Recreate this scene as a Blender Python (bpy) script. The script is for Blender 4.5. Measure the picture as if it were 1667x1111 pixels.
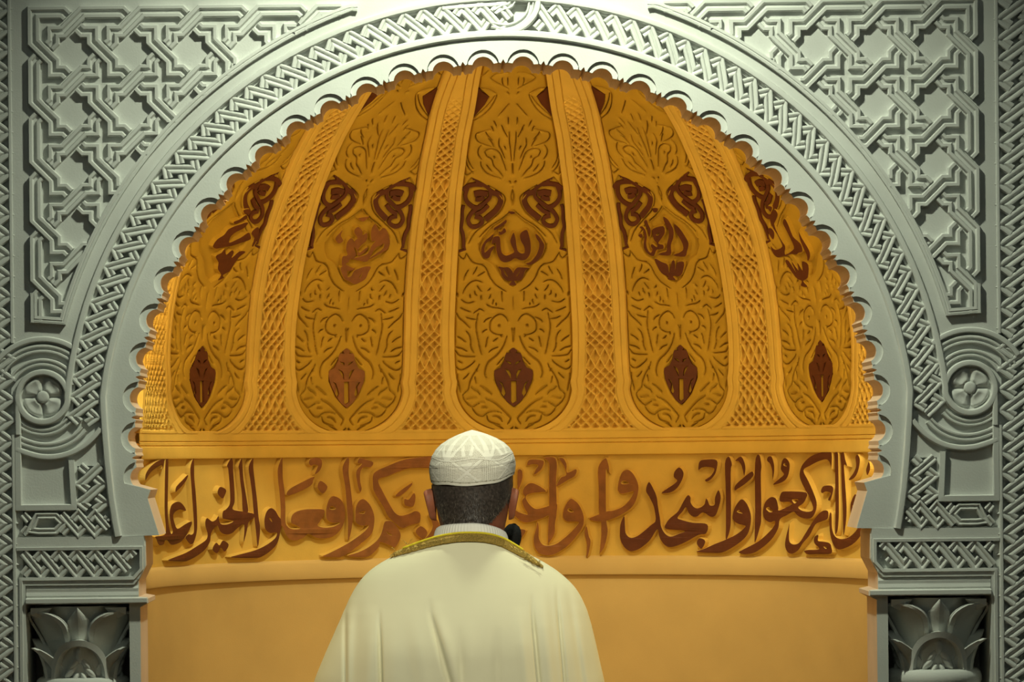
import bpy, bmesh, math, random
import numpy as np
from mathutils import Vector, Matrix
from mathutils.geometry import tessellate_polygon

random.seed(7)
SC = bpy.context.scene
COL = SC.collection
for o in list(bpy.data.objects):
    bpy.data.objects.remove(o)

# ------------------------------------------------------------------ frame of reference
U = 1 / 700.0            # metres per unit; a unit is one image pixel on the wall plane
FP = 6300.0              # focal length in pixels = distance camera - wall plane in units
VX, VY = 735.0, 740.0    # foot of the camera's axis on the wall
EYE = 1.70
AX = 823.5               # axis of the arch
ROLL = math.radians(0.58)
CR, SR = math.cos(ROLL), math.sin(ROLL)


def canon(px, py):
    dx, dy = px - 833.5, py - 555.5
    return (833.5 + dx * CR - dy * SR, 555.5 + dx * SR + dy * CR)


def uncanon(cx, cy):
    dx, dy = cx - 833.5, cy - 555.5
    return (833.5 + dx * CR + dy * SR, 555.5 - dx * SR + dy * CR)


def W(x, y, h=0.0):
    """point of the wall: x right, y down, h towards the hall (units)"""
    return Vector(((x - AX) * U, -h * U, EYE + (VY - y) * U))


# ------------------------------------------------------------------ camera
cam = bpy.data.cameras.new('camera')
co = bpy.data.objects.new('camera', cam)
COL.objects.link(co)
cam.sensor_fit = 'HORIZONTAL'
cam.sensor_width = 36.0
cam.lens = 36.0 * FP / 1667.0
ppx, ppy = uncanon(VX, VY)
cam.shift_x = (833.5 - ppx) / 1667.0
cam.shift_y = (ppy - 555.5) / 1667.0
cam.clip_end = 100
co.location = ((VX - AX) * U, -FP * U, EYE)
co.rotation_euler = (Matrix.Rotation(math.pi / 2, 3, 'X') @ Matrix.Rotation(-ROLL, 3, 'Z')).to_euler()
SC.camera = co

# ------------------------------------------------------------------ world, lights, exposure
SC.view_settings.view_transform = 'Standard'
SC.view_settings.look = 'None'
SC.view_settings.exposure = 0.0
SC.view_settings.gamma = 1.0
SC.view_settings.use_curve_mapping = False
wd = bpy.data.worlds.new('hall')
SC.world = wd
wd.use_nodes = True
wd.node_tree.nodes['Background'].inputs[0].default_value = (0.85, 1.0, 0.85, 1)
wd.node_tree.nodes['Background'].inputs[1].default_value = 0.02


def light(name, kind, loc, energy, color, target=None, size=0.1, spot=None, blend=0.5, size_y=None, spread=None):
    l = bpy.data.lights.new(name, kind)
    l.energy = energy
    l.color = color
    if kind == 'AREA':
        l.size = size
        if size_y:
            l.shape = 'RECTANGLE'
            l.size_y = size_y
        if spread:
            l.spread = math.radians(spread)
    else:
        l.shadow_soft_size = size
    if kind == 'SPOT':
        l.spot_size = math.radians(spot)
        l.spot_blend = blend
    o = bpy.data.objects.new(name, l)
    COL.objects.link(o)
    o.location = loc
    if target is not None:
        d = Vector(target) - Vector(loc)
        o.rotation_euler = d.to_track_quat('-Z', 'Y').to_euler()
    return o


# the cool lamp above the arch that rakes down the carved wall
light('wall_wash', 'SPOT', (0.02, -0.9, 3.56), 158, (0.93, 1.0, 0.745), (0.012, 0.0, 1.757), 0.06, 109, 1.0)
# the spotlight of the hall on the person, and the dim light of the hall
light('hall_spot', 'SPOT', (0.25, -6.2, 4.3), 900, (1.0, 0.965, 0.76), (-0.07, -1.05, 1.50), 0.12, 12.4, 1.0)
light('hall_ceiling', 'AREA', (0.3, -6.0, 5.2), 11, (0.88, 1.0, 0.80), (0, -0.9, 1.5), 1.6)
# warm lamps of the niche: a flood before the person, and a strip hidden behind the rim of the arch
AMB = (1.0, 0.755, 0.34)
# added warm spots out of view, one each side, to rim-light the person's shoulders
light('added_rim_spot', 'SPOT', (2.3, -0.80, 1.75), 75, (1.0, 0.70, 0.26), (0.10, -1.0, 1.20), 0.06, 15, 0.8)
light('added_rim_spot', 'SPOT', (-2.3, -0.80, 1.75), 45, (1.0, 0.70, 0.26), (-0.22, -1.0, 1.20), 0.06, 15, 0.8)
light('niche_low_flood', 'AREA', (0.04, 0.42, 1.12), 0.8, (1.0, 0.60, 0.16), (0.02, 1.2, 1.22), 0.10)
for sx in (-1, 1):
    light('niche_side', 'SPOT', (0.003 + sx * 0.872, 0.315, 1.30), 18, (1.0, 0.70, 0.30), (sx * 0.25, -1.0, 1.12), 0.02, 36, 0.8)
light('niche_flood', 'AREA', (0.10, 0.20, 1.62), 0.95, AMB, (0.06, 1.2, 1.80), 0.10)
for i in range(19):
    a = math.radians(-24 + 228 * i / 18)
    x = AX + 8 + 634 * math.cos(a) * (0.985 if math.cos(a) < 0 else 1.0)
    y = 708 - 650 * math.sin(a)
    p = W(x, y, -172)
    light('niche_strip', 'AREA', p, 0.60 * (0.2 if i > 15 else 1.0), AMB, W(840, 760, -620), 0.10, spread=170)

# ------------------------------------------------------------------ materials


def mat(name, col, rough=0.85, var=0.08, scale=9.0, bump=0.15, bscale=160.0, spec=0.25, metal=0.0, fine=0.0):
    m = bpy.data.materials.new(name)
    m.use_nodes = True
    nt = m.node_tree
    b = nt.nodes['Principled BSDF']
    b.inputs['Roughness'].default_value = rough
    b.inputs['Specular IOR Level'].default_value = spec
    b.inputs['Metallic'].default_value = metal
    g = nt.nodes.new('ShaderNodeNewGeometry')
    n1 = nt.nodes.new('ShaderNodeTexNoise')
    n1.inputs['Scale'].default_value = scale
    n1.inputs['Detail'].default_value = 6
    nt.links.new(g.outputs['Position'], n1.inputs['Vector'])
    r = nt.nodes.new('ShaderNodeMapRange')
    r.inputs[1].default_value = 0.3
    r.inputs[2].default_value = 0.7
    r.inputs[3].default_value = 1 - var
    r.inputs[4].default_value = 1 + var
    nt.links.new(n1.outputs[0], r.inputs[0])
    last = r.outputs[0]
    n2 = nt.nodes.new('ShaderNodeTexNoise')
    n2.inputs['Scale'].default_value = bscale
    n2.inputs['Detail'].default_value = 4
    nt.links.new(g.outputs['Position'], n2.inputs['Vector'])
    if fine:
        r2 = nt.nodes.new('ShaderNodeMapRange')
        r2.inputs[1].default_value = 0.3
        r2.inputs[2].default_value = 0.7
        r2.inputs[3].default_value = 1 - fine
        r2.inputs[4].default_value = 1 + fine
        nt.links.new(n2.outputs[0], r2.inputs[0])
        mu = nt.nodes.new('ShaderNodeMath')
        mu.operation = 'MULTIPLY'
        nt.links.new(last, mu.inputs[0])
        nt.links.new(r2.outputs[0], mu.inputs[1])
        last = mu.outputs[0]
    v = nt.nodes.new('ShaderNodeVectorMath')
    v.operation = 'SCALE'
    v.inputs[0].default_value = col[:3]
    nt.links.new(last, v.inputs['Scale'])
    nt.links.new(v.outputs[0], b.inputs['Base Color'])
    if bump:
        bp = nt.nodes.new('ShaderNodeBump')
        bp.inputs['Strength'].default_value = bump
        bp.inputs['Distance'].default_value = 0.004
        nt.links.new(n2.outputs[0], bp.inputs['Height'])
        nt.links.new(bp.outputs[0], b.inputs['Normal'])
    return m


M_STONE = mat('carved plaster', (0.70, 0.715, 0.69), var=0.07, scale=6, bump=0.12, bscale=220)
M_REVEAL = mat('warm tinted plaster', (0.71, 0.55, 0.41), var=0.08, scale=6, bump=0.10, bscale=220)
M_PANEL = mat('ochre carved plaster', (0.465, 0.268, 0.021), var=0.10, scale=14, bump=0.12, bscale=240)
M_RIB = mat('pale ochre plaster', (0.68, 0.42, 0.075), var=0.08, scale=12, bump=0.10, bscale=240)
M_NICHE = mat('ochre painted wall', (0.56, 0.365, 0.125), var=0.07, scale=5, bump=0.06, bscale=300)
M_BAND = mat('ochre band plaster', (0.62, 0.385, 0.075), var=0.08, scale=12, bump=0.08, bscale=260)
M_BROWN = mat('dark brown paint', (0.105, 0.026, 0.007), rough=0.55, var=0.15, scale=40, bump=0.1, spec=0.3)
M_TAN = mat('paler brown paint', (0.235, 0.082, 0.017), rough=0.55, var=0.18, scale=40, bump=0.1, spec=0.3)  # paler brown: middle letters, and writing and drop of one dome panel
M_FLOOR = mat('floor carpet', (0.09, 0.05, 0.035), var=0.2, scale=30, bump=0.3)
M_SKIN = mat('skin', (0.30, 0.095, 0.045), rough=0.55, var=0.12, scale=60, bump=0.08, bscale=500, spec=0.35)
M_HAIR = mat('greying hair', (0.055, 0.042, 0.034), rough=0.5, var=0.5, scale=160, bump=0.0, spec=0.4)
M_HAIR2 = mat('grey hair', (0.21, 0.175, 0.135), rough=0.5, var=0.4, scale=160, bump=0.0, spec=0.4)
M_ROBE = mat('white robe cloth', (0.75, 0.71, 0.49), spec=0.05, rough=1.0, var=0.03, scale=8, bump=0.05, bscale=900)
M_KNIT = mat('white rib knit', (0.80, 0.78, 0.70), rough=0.9, var=0.03, scale=40, bump=0.1, bscale=900)
M_GOLD = mat('gold braid', (0.62, 0.42, 0.10), rough=0.38, var=0.35, scale=420, bump=0.9, bscale=700, metal=0.75, spec=0.6)
M_YEL = mat('yellow piping', (0.75, 0.60, 0.03), rough=0.7, var=0.1, scale=200, bump=0.2)
M_BLACK = mat('black foam', (0.012, 0.012, 0.012), rough=0.95, var=0.2, scale=300, bump=0.6, bscale=600)
M_BLKMET = mat('black metal', (0.02, 0.02, 0.02), rough=0.4, var=0.1, scale=60, bump=0.0, metal=0.6)
M_SHOE = mat('dark socks', (0.05, 0.04, 0.035), rough=0.8)


def cap_material():
    m = mat('white knitted cotton', (0.86, 0.82, 0.70), rough=0.95, var=0.03, scale=60, bump=0.15, bscale=900)
    nt = m.node_tree
    b = nt.nodes['Principled BSDF']
    src = b.inputs['Base Color'].links[0].from_socket
    a = nt.nodes.new('ShaderNodeAttribute')
    a.attribute_name = 'openwork'
    mx = nt.nodes.new('ShaderNodeMix')
    mx.data_type = 'RGBA'
    nt.links.new(a.outputs['Fac'], mx.inputs['Factor'])
    nt.links.new(src, mx.inputs[6])
    mx.inputs[7].default_value = (0.34, 0.30, 0.22, 1)
    nt.links.new(mx.outputs[2], b.inputs['Base Color'])
    return m


M_CAP = cap_material()

# ------------------------------------------------------------------ object helpers


def tag(o, label=None, cat=None, group=None, kind=None):
    if label:
        o['label'] = label
    if cat:
        o['category'] = cat
    if group:
        o['group'] = group
    if kind:
        o['kind'] = kind
    return o


def thing(name, loc, label, cat, group=None):
    o = bpy.data.objects.new(name, None)
    o.empty_display_size = 0.05
    o.location = loc
    COL.objects.link(o)
    bpy.context.view_layer.update()
    return tag(o, label, cat, group)


class MB:
    def __init__(self):
        self.v = []
        self.f = []
        self.m = []

    def add(self, verts, faces, mi=0):
        n = len(self.v)
        self.v.extend([tuple(p) for p in verts])
        self.f.extend([tuple(i + n for i in f) for f in faces])
        self.m.extend([mi] * len(faces))

    def grid(self, P, mi=0, closed=False, flip=False):
        """P: array rows x cols x 3"""
        P = np.asarray(P, float)
        R, C = P.shape[:2]
        n = len(self.v)
        self.v.extend(map(tuple, P.reshape(-1, 3)))
        idx = np.arange(R * C).reshape(R, C) + n
        if closed:
            idx = np.concatenate([idx, idx[:, :1]], 1)
        a, b, c, d = idx[:-1, :-1], idx[:-1, 1:], idx[1:, 1:], idx[1:, :-1]
        q = np.stack([a, b, c, d], -1).reshape(-1, 4)
        if flip:
            q = q[:, ::-1]
        self.f.extend(map(tuple, q.tolist()))
        self.m.extend([mi] * len(q))

    def build(self, name, mats, parent=None, smooth=False, angle=None, recalc=False):
        me = bpy.data.meshes.new(name)
        me.from_pydata(self.v, [], self.f)
        if not isinstance(mats, (list, tuple)):
            mats = [mats]
        for m in mats:
            me.materials.append(m)
        me.polygons.foreach_set('material_index', self.m)
        if recalc:
            bm = bmesh.new()
            bm.from_mesh(me)
            bmesh.ops.recalc_face_normals(bm, faces=bm.faces)
            bm.to_mesh(me)
            bm.free()
        if smooth:
            me.polygons.foreach_set('use_smooth', [True] * len(me.polygons))
            if angle:
                me.set_sharp_from_angle(angle=math.radians(angle))
        me.update()
        o = bpy.data.objects.new(name, me)
        COL.objects.link(o)
        if parent is not None:
            o.parent = parent
            o.matrix_parent_inverse = Matrix.Translation(-Vector(parent.location)) if parent.parent is None and parent.type == 'EMPTY' else parent.matrix_world.inverted()
        return o


def smooth_poly(pts, n=4, closed=False):
    pts = [np.array(p, float) for p in pts]
    N = len(pts)
    out = []
    rng = range(N) if closed else range(N - 1)
    for i in rng:
        p1, p2 = pts[i], pts[(i + 1) % N]
        p0 = pts[i - 1] if (closed or i > 0) else p1
        p3 = pts[(i + 2) % N] if (closed or i + 2 < N) else p2
        for k in range(n):
            t = k / n
            out.append(0.5 * ((2 * p1) + (p2 - p0) * t + (2 * p0 - 5 * p1 + 4 * p2 - p3) * t * t + (3 * p1 - p0 - 3 * p2 + p3) * t ** 3))
    if not closed:
        out.append(pts[-1])
    return [tuple(p) for p in out]


def miters(pts, closed):
    P = np.array(pts, float)
    N = len(P)
    d = np.roll(P, -1, 0) - P
    L = np.linalg.norm(d, axis=1)
    L[L < 1e-9] = 1e-9
    d = d / L[:, None]
    n = np.stack([d[:, 1], -d[:, 0]], 1)
    out = np.zeros_like(P)
    for i in range(N):
        if closed or 0 < i < N - 1:
            a, b = n[i - 1], n[i]
            m = a + b
            q = m.dot(m)
            m = m * (2 / q) if q > 0.25 else b
            l = np.linalg.norm(m)
            if l > 2.2:
                m = m * (2.2 / l)
        else:
            m = n[i] if i == 0 else n[i - 1]
        out[i] = m
    return P, out


def sweep(mb, pts, prof, mapf=W, closed=False, base=0.0, maxseg=None, mi=0, caps=True):
    """sweeps a profile [(offset, height)] along a flat path with mitred corners"""
    if maxseg:
        q = []
        N = len(pts)
        for i in range(N if closed else N - 1):
            a, b = np.array(pts[i], float), np.array(pts[(i + 1) % N], float)
            k = max(1, int(math.ceil(np.linalg.norm(b - a) / maxseg)))
            q += [tuple(a + (b - a) * j / k) for j in range(k)]
        if not closed:
            q.append(tuple(pts[-1]))
        pts = q
    if len(pts) < 2:
        return
    P, M = miters(pts, closed)
    rows = []
    for i in range(len(P)):
        rows.append([mapf(P[i, 0] + M[i, 0] * o, P[i, 1] + M[i, 1] * o, base + h) for o, h in prof])
    n = len(mb.v)
    K = len(prof)
    for r in rows:
        mb.v.extend([tuple(p) for p in r])
    R = len(rows)
    for i in range(R if closed else R - 1):
        j = (i + 1) % R
        for k in range(K - 1):
            mb.f.append((n + i * K + k, n + i * K + k + 1, n + j * K + k + 1, n + j * K + k))
            mb.m.append(mi)
    if caps and not closed:
        mb.f.append(tuple(n + k for k in range(K)))
        mb.f.append(tuple(n + (R - 1) * K + k for k in reversed(range(K))))
        mb.m += [mi, mi]


def area2(l):
    s = 0
    for i in range(len(l)):
        x0, y0 = l[i]
        x1, y1 = l[(i + 1) % len(l)]
        s += x0 * y1 - x1 * y0
    return s


def plate(mb, loops, h0, h1, mapf=W, mi=0, mis=None, skirt=0.0, back=False, mis0=None):
    """flat slab: first loop outside, others holes; front at h1, sides back to h0 (skirt widens the foot)"""
    if mis is None:
        mis = mi
    tri = tessellate_polygon([[Vector((x, y, 0)) for x, y in l] for l in loops])
    flat = [p for l in loops for p in l]
    n = len(mb.v)
    mb.v.extend([tuple(mapf(x, y, h1)) for x, y in flat])
    for t in tri:
        mb.f.append(tuple(n + i for i in t))
        mb.m.append(mi)
    if back:
        n2 = len(mb.v)
        mb.v.extend([tuple(mapf(x, y, h0)) for x, y in flat])
        for t in tri:
            mb.f.append(tuple(n2 + i for i in reversed(t)))
            mb.m.append(mi)
    off = 0
    for li, l in enumerate(loops):
        K = len(l)
        P, Mv = miters(l, True)
        sgn = 1 if area2(l) > 0 else -1
        if li > 0:
            sgn = -sgn
        f = len(mb.v)
        for i in range(K):
            q = P[i] + Mv[i] * sgn * skirt
            mb.v.append(tuple(mapf(q[0], q[1], h0)))
        for i in range(K):
            j = (i + 1) % K
            mb.f.append((n + off + i, n + off + j, f + j, f + i))
            mb.m.append(mis0 if (mis0 is not None and li == 0) else mis)
        off += K


def mirror(pts):
    return [(2 * AX - x, y) for x, y in pts]


def Wm(x, y, h=0.0):
    return W(2 * AX - x, y, h)


def arc(cx, cy, r, a0, a1, n):
    """angles in degrees, counter-clockwise with y up"""
    return [(cx + r * math.cos(math.radians(a0 + (a1 - a0) * i / n)), cy - r * math.sin(math.radians(a0 + (a1 - a0) * i / n))) for i in range(n + 1)]


def ridge2(w, h, g=0.45):
    """double-ridged strap"""
    a = w / 2
    return [(-a, 0), (-a + 0.5, h * 0.8), (-a + 1.7, h), (-a * 0.42, h), (-a * 0.2, h * g), (a * 0.2, h * g), (a * 0.42, h), (a - 1.7, h), (a - 0.5, h * 0.8), (a, 0)]


def roll(w, h):
    a = w / 2
    return [(-a, 0), (-a + 0.4, h * 0.72), (-a * 0.62, h * 0.95), (0, h), (a * 0.62, h * 0.95), (a - 0.4, h * 0.72), (a, 0)]


def ridgep(w, top, groove=4.0):
    """tall double-ridged strap of a plait"""
    a = w / 2
    return [(-a, 0), (-a + .3, top * .8), (-a + 1.5, top - .4), (-a * .55, top), (-a * .28, top - .8), (0, top - groove), (a * .28, top - .8), (a * .55, top), (a - 1.5, top - .4), (a - .3, top * .8), (a, 0)]


PITS = -8.0              # floor of the plaitwork

# ================================================================== THE CARVED WALL
CX, CY = AX, 716.0           # centre of the arch mouldings
R_PL = 654.0                 # edge of the plain scalloped plate
SX, SY = AX, 708.0           # centre of the scalloped edge
FLOOR_Y = VY + EYE / U       # y of the floor
TOP_Y = -1000.0
XL, XR = -1700.0, 2 * AX + 1700.0
T = 150.0                    # thickness of the arch wall

# foot of the plate edge, left side, from the circle downwards
FOOT = [(174.2, 650), (176, 690), (180, 745), (186, 805), (192, 845), (196, 867)]


def plate_edge(r):
    """arch line at radius r on the upper part, easing into the flared foot"""
    d = r - R_PL
    a0 = math.degrees(math.asin(min(1, (CY - 640) / r)))
    up = arc(CX, CY, r, 180 - a0, a0, 96)
    lf = [(x - d, y) for x, y in FOOT]
    return list(reversed(lf)) + up + mirror(lf)


# jamb outline on the left (moving down) : impost steps
JAMB = [(232, 867), (234, 876), (234, 916), (222, 940), (222, 966), (237, 969), (237, 976), (224, 983), (224, FLOOR_Y)]
slab = MB()
opening = list(reversed(arc(CX, CY, R_PL - 6, 180 - 5, 5, 80)))
opening = arc(CX, CY, R_PL - 6, 5, 175, 80)            # right to left over the top
outer = [(XL, TOP_Y), (XR, TOP_Y), (XR, FLOOR_Y)] + list(reversed(mirror(JAMB))) + [(2 * AX - 200, 860)] + opening + [(200, 860)] + JAMB + [(XL, FLOOR_Y)]
NOOK = [(38, 977), (206, 977), (206, FLOOR_Y - 2), (38, FLOOR_Y - 2)]
def foot_x(y):
    for (xa, ya), (xb, yb) in zip(FOOT, FOOT[1:]):
        if ya <= y <= yb:
            return xa + (xb - xa) * (y - ya) / (yb - ya)
    return FOOT[-1][0]


PIT1 = [(-39, -200), (17.5, -200), (17.5, 1880), (-39, 1880)]
PIT2 = [(34, 888.5), (225, 888.5), (225, 920), (213, 933.5), (34, 933.5)]
PIT3 = [(34, 825.5), (124, 825.5), (124, 752), (foot_x(752) - 14, 752)] + [(foot_x(y) - 14, y) for y in (780, 805, 825, 845, 864.5)] + [(34, 864.5)]
PIT4 = arc(CX, CY, 708, 176.5, 3.5, 120) + arc(CX, CY, 666, 3.5, 176.5, 120)
pits = [PIT1, PIT2, PIT3, mirror(PIT1), mirror(PIT2), mirror(PIT3), PIT4]
plate(slab, [outer, NOOK, mirror(NOOK)] + pits, -T, 0, back=False, mis0=1)
for pt_ in pits:
    plate(slab, [pt_], PITS - .2, PITS)
bk_ = [W(XL, TOP_Y, -T), W(XR, TOP_Y, -T)]
plate(slab, [outer, NOOK, mirror(NOOK)], -T + .01, -T)
for mp in (W, Wm):           # backs of the two column recesses
    slab.add([mp(36, 970, -148), mp(208, 970, -148), mp(208, FLOOR_Y, -148), mp(36, FLOOR_Y, -148)], [(0, 1, 2, 3)])
# facing over the plain fields of the wall
KC = (69.3, 639.3)           # centre of the left rosette
up = arc(CX, CY, 716, 173, 7, 96)
kn = arc(KC[0], KC[1], 93, 118, 62, 8)
lf = [(24, 552)] + kn[1:]
lf = [p for p in lf if math.hypot(p[0] - CX, p[1] - CY) > 718]
upc = [p for p in up if p[1] < 556]
face = [(24, TOP_Y)] + lf + upc + list(reversed(mirror(lf))) + [(2 * AX - 24, TOP_Y)]
plate(slab, [face], 0, 6)
for mr in (False, True):
    mm = mirror if mr else (lambda p: p)
    plate(slab, [mm([(XL, TOP_Y), (-42, TOP_Y), (-42, FLOOR_Y), (XL, FLOOR_Y)])], 0, 6)
    plate(slab, [mm([(24, 867), (231, 867), (232, 876), (232, 883), (24, 883)])], 0, 6)
    plate(slab, [mm([(24, 937), (222, 937), (214, 946), (38, 946), (38, FLOOR_Y), (24, FLOOR_Y)])], 0, 6)
    plate(slab, [mm([(228, 883), (233, 883), (233, 915), (222, 938), (216, 938), (228, 920)])], 0, 6)
wall = slab.build('wall_back', [M_STONE, M_REVEAL])
tag(wall, 'pale grey plaster wall pierced by the arched prayer niche', None, None, 'structure')

fl = MB()
fl.add([(-4, -12, 0), (4, -12, 0), (4, 1.6, 0), (-4, 1.6, 0)], [(0, 1, 2, 3)])
tag(fl.build('floor', M_FLOOR), 'carpeted hall floor', None, None, 'structure')

# ------------------------------------------------------------------ plain scalloped arch


def scallop_line(lobe_r, lobe_c, lip, notch):
    """inner edge of the arch, from lower left over the top to lower right"""
    pts = []
    half = math.radians(3.1)
    for k in range(-16, 16):
        a = math.radians(90 - 3.1 - 6.2 * k)   # centre of the lobe, k from left... fixed below
    for k in range(32):
        a = math.radians(90 + 96.1 - 6.2 * k)
        # local frame: s along (clockwise), r outward
        loc = [(-32.5, notch), (-29.0, lip - 1.0), (-24.0, lip + 1.0)]
        h = math.sqrt(max(0, lobe_r ** 2 - (lip - lobe_c) ** 2))
        a0 = math.atan2(lip - lobe_c, -h)
        a1 = math.atan2(lip - lobe_c, h)
        n = 12
        loc += [(lobe_r * math.cos(a0 + (a1 - a0) * i / n), lobe_c + lobe_r * math.sin(a0 + (a1 - a0) * i / n)) for i in range(n + 1)]
        loc += [(24.0, lip + 1.0), (29.0, lip - 1.0)]
        for s, r in loc:
            b = a - s / 606.0
            pts.append((SX + r * math.cos(b), SY - r * math.sin(b)))
    return pts


def arch_loop(inner):
    lo = [p for p in inner if p[1] < 786]
    e0 = [(256, 866), (238, 806), (243, 792)]
    e1 = list(reversed(mirror(e0)))
    out_ = plate_edge(R_PL)
    return e0 + lo + e1 + list(reversed(out_))


ar = thing('scalloped_arch', W(AX, 866), 'plain grey horseshoe arch with a scalloped inner edge around the golden niche', 'arch')
a1 = MB()
inner_b = scallop_line(18.5, 598.5, 605, 611.5)
plate(a1, [arch_loop(inner_b)], -T, -1.0, mi=0, mis=1, back=True)
a1.build('soffit', [M_STONE, M_REVEAL], ar)
a2 = MB()
inner_f = scallop_line(26.5, 601.5, 606, 611.5)
plate(a2, [arch_loop(inner_f)], -1.0, 4.0)
a2.build('face_plate', M_STONE, ar)

# ------------------------------------------------------------------ plaited bands


def plait(mb, mapf, s0, s1, H, p, w=12.5, h=6.5, t0=4.5, slope=1, maxseg=14, keep=None, base=0.0):
    """two-strand plait in band coordinates (s along, t across); slope -1 flips the over direction"""
    He = H - 2 * t0
    k = p / He
    phi = math.atan(k)
    gap = (w / 2 + 1.0) / math.sin(2 * phi)
    hl = math.hypot(p / 2, He / 2)
    fr = gap / hl

    def mf(s, t, hh):
        return mapf(s, t if slope > 0 else H - t, hh)
    i = -2
    while s0 + i * p < s1 + p:
        a = s0 + i * p
        tm = H / 2
        cands = [(a - p / 2 + fr * p / 2, tm - fr * He / 2), (a, t0), (a + p, H - t0), (a + 1.5 * p - fr * p / 2, tm + fr * He / 2)]
        pts = []
        for j in range(3):
            A, B = cands[j], cands[j + 1]
            n = 6 if j != 1 else 14
            pts += [(A[0] + (B[0] - A[0]) * q / n, A[1] + (B[1] - A[1]) * q / n) for q in range(n)]
        pts.append(cands[3])
        run = []
        runs = []
        for q in pts:
            ok = s0 <= q[0] <= s1
            if ok and keep:
                ok = keep(q[0], q[1] if slope > 0 else H - q[1])
            if ok:
                run.append(q)
            else:
                if len(run) > 1:
                    runs.append(run)
                run = []
        if len(run) > 1:
            runs.append(run)
        for r in runs:
            # drop collinear points
            q = [r[0]]
            for m in range(1, len(r) - 1):
                c = (r[m][0] - q[-1][0]) * (r[m + 1][1] - r[m][1]) - (r[m][1] - q[-1][1]) * (r[m + 1][0] - r[m][0])
                if abs(c) > 1e-6:
                    q.append(r[m])
            q.append(r[-1])
            sweep(mb, q, ridgep(w, h - PITS), mf, maxseg=maxseg, base=PITS)
        i += 1


def polar(rin, H):
    rm = rin + H / 2

    def f(s, t, h):
        # s clockwise from the left end, t from the outside inwards
        a = math.radians(189) - s / rm
        r = rin + H - t
        return W(CX + r * math.cos(a), CY - r * math.sin(a), h)
    return f


ab = thing('arch_border', W(AX, 62), 'carved grey band of plaited strapwork curving over the arch between two mouldings', 'carved border')
pb = MB()
Hh = 46.0
polf = polar(666, Hh)
rm = 666 + Hh / 2
LEN = math.radians(198) * rm
gap0, gap1 = math.radians(99 + 1.4) * rm, math.radians(99 + 4.6) * rm


def keep_arch(s, t):
    a = math.radians(189) - s / rm
    y = CY - (666 + Hh - t) * math.sin(a)
    x = CX + (666 + Hh - t) * math.cos(a)
    if y > 684:
        return False
    return True


plait(pb, polf, 0, LEN, Hh, 30.4, w=15.5, h=8.0, keep=lambda s, t: keep_arch(s, t) and s < gap0 - 4)
pb.build('plait', M_STONE, ab)
pb = MB()
plait(pb, polf, 0, LEN, Hh, 30.4, w=15.5, h=8.0, keep=lambda s, t: keep_arch(s, t) and s > gap1)
pb.build('plait', M_STONE, ab)
im = MB()
pe = plate_edge(R_PL + 6.5)
sweep(im, pe, roll(13, 11.5))
im.build('inner_moulding', M_STONE, ab, smooth=True, angle=40)
om = MB()
a_end = math.degrees(math.asin((CY - 639) / 718.5))
oarc = arc(CX, CY, 718.5, 180 - a_end, a_end, 110)
kl = arc(KC[0], KC[1], 40.5, 0, -185, 26)
kr = mirror(kl)
path = list(reversed(kl))[:-1] + oarc + kr[1:]
sweep(om, path, roll(11.5, 11.5))
om.build('outer_moulding', M_STONE, ab, smooth=True, angle=40)
# crossing of the mouldings at the crown
ck = MB()
C1 = smooth_poly([canon(*p) for p in [(790, 56), (822, 53), (846, 47), (864, 33), (874, 15), (877, -12)]], 5)
C2 = smooth_poly([canon(*p) for p in [(800, 41), (826, 44), (848, 35), (862, 18), (866, -12)]], 5)
C3 = smooth_poly([canon(*p) for p in [(806, 20), (818, 13), (830, 9), (837, -3), (838, -14)]], 5)
C4 = smooth_poly([canon(*p) for p in [(720, 14), (770, 10), (812, 7), (824, 1), (828, -12)]], 5)
sweep(ck, C1, roll(11, 11))
sweep(ck, C2, ridge2(11, 8.5))
sweep(ck, C3, ridge2(12, 8.5))
sweep(ck, C4, roll(8, 8.5))
ck.build('crown_knot', M_STONE, ab, smooth=True, angle=40)

# ------------------------------------------------------------------ spandrels
LX, LY, S = 125.0, 30.0, 96.0
R_SP = 747.0


def spandrel_paths():
    A = lambda i, j: (LX + S * i, LY + S * j)
    diag = [(16, 16), (32, 16), (32, 32), (48, 48), (64, 64), (64, 80), (80, 80), (96, 96)]
    P = []

    def run(x, y, n, first=0):
        out = []
        for c in range(n):
            out += [(x + S * c + dx, y + S * c + dy) for dx, dy in diag]
        return out
    # strand turning the corner
    P.append(list(reversed(run(LX, LY, 6))) + [A(0, 0), (LX - 16, LY - 16), (LX - 64, LY - 16), (LX - 64, LY + 32), (LX - 48, LY + 48), (LX - 32, LY + 64), (LX - 32, LY + 80), (LX - 16, LY + 80), (LX, LY + 96)] + run(LX, LY + 96, 5))
    for j in range(5):        # strands springing from the outer edge
        yb = LY + 48 + S * j
        P.append([(LX - 48, yb), (LX - 64, yb + 16), (LX - 64, yb + 80), (LX - 48, yb + 96), (LX - 32, yb + 112), (LX - 32, yb + 128), (LX - 16, yb + 128), (LX, yb + 144)] + run(LX, yb + 144, 4))
    for i in range(6):        # strands springing from the top edge
        x = LX + S * i
        P.append([(x, LY), (x + 16, LY - 16), (x + 80, LY - 16), (x + 96, LY)] + run(x + 96, LY, 4))
    for i in range(0, 6):     # strands running down towards the outer edge
        x = LX + S * i
        pts = [(x, LY)]
        for c in range(i + 1):
            bx, by = x - S * c, LY + S * c
            pts += [(bx - dx, by + dy) for dx, dy in diag]
        while pts and pts[-1][0] < LX - 48.5:
            pts.pop()
        P.append(pts)
    return P


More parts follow.
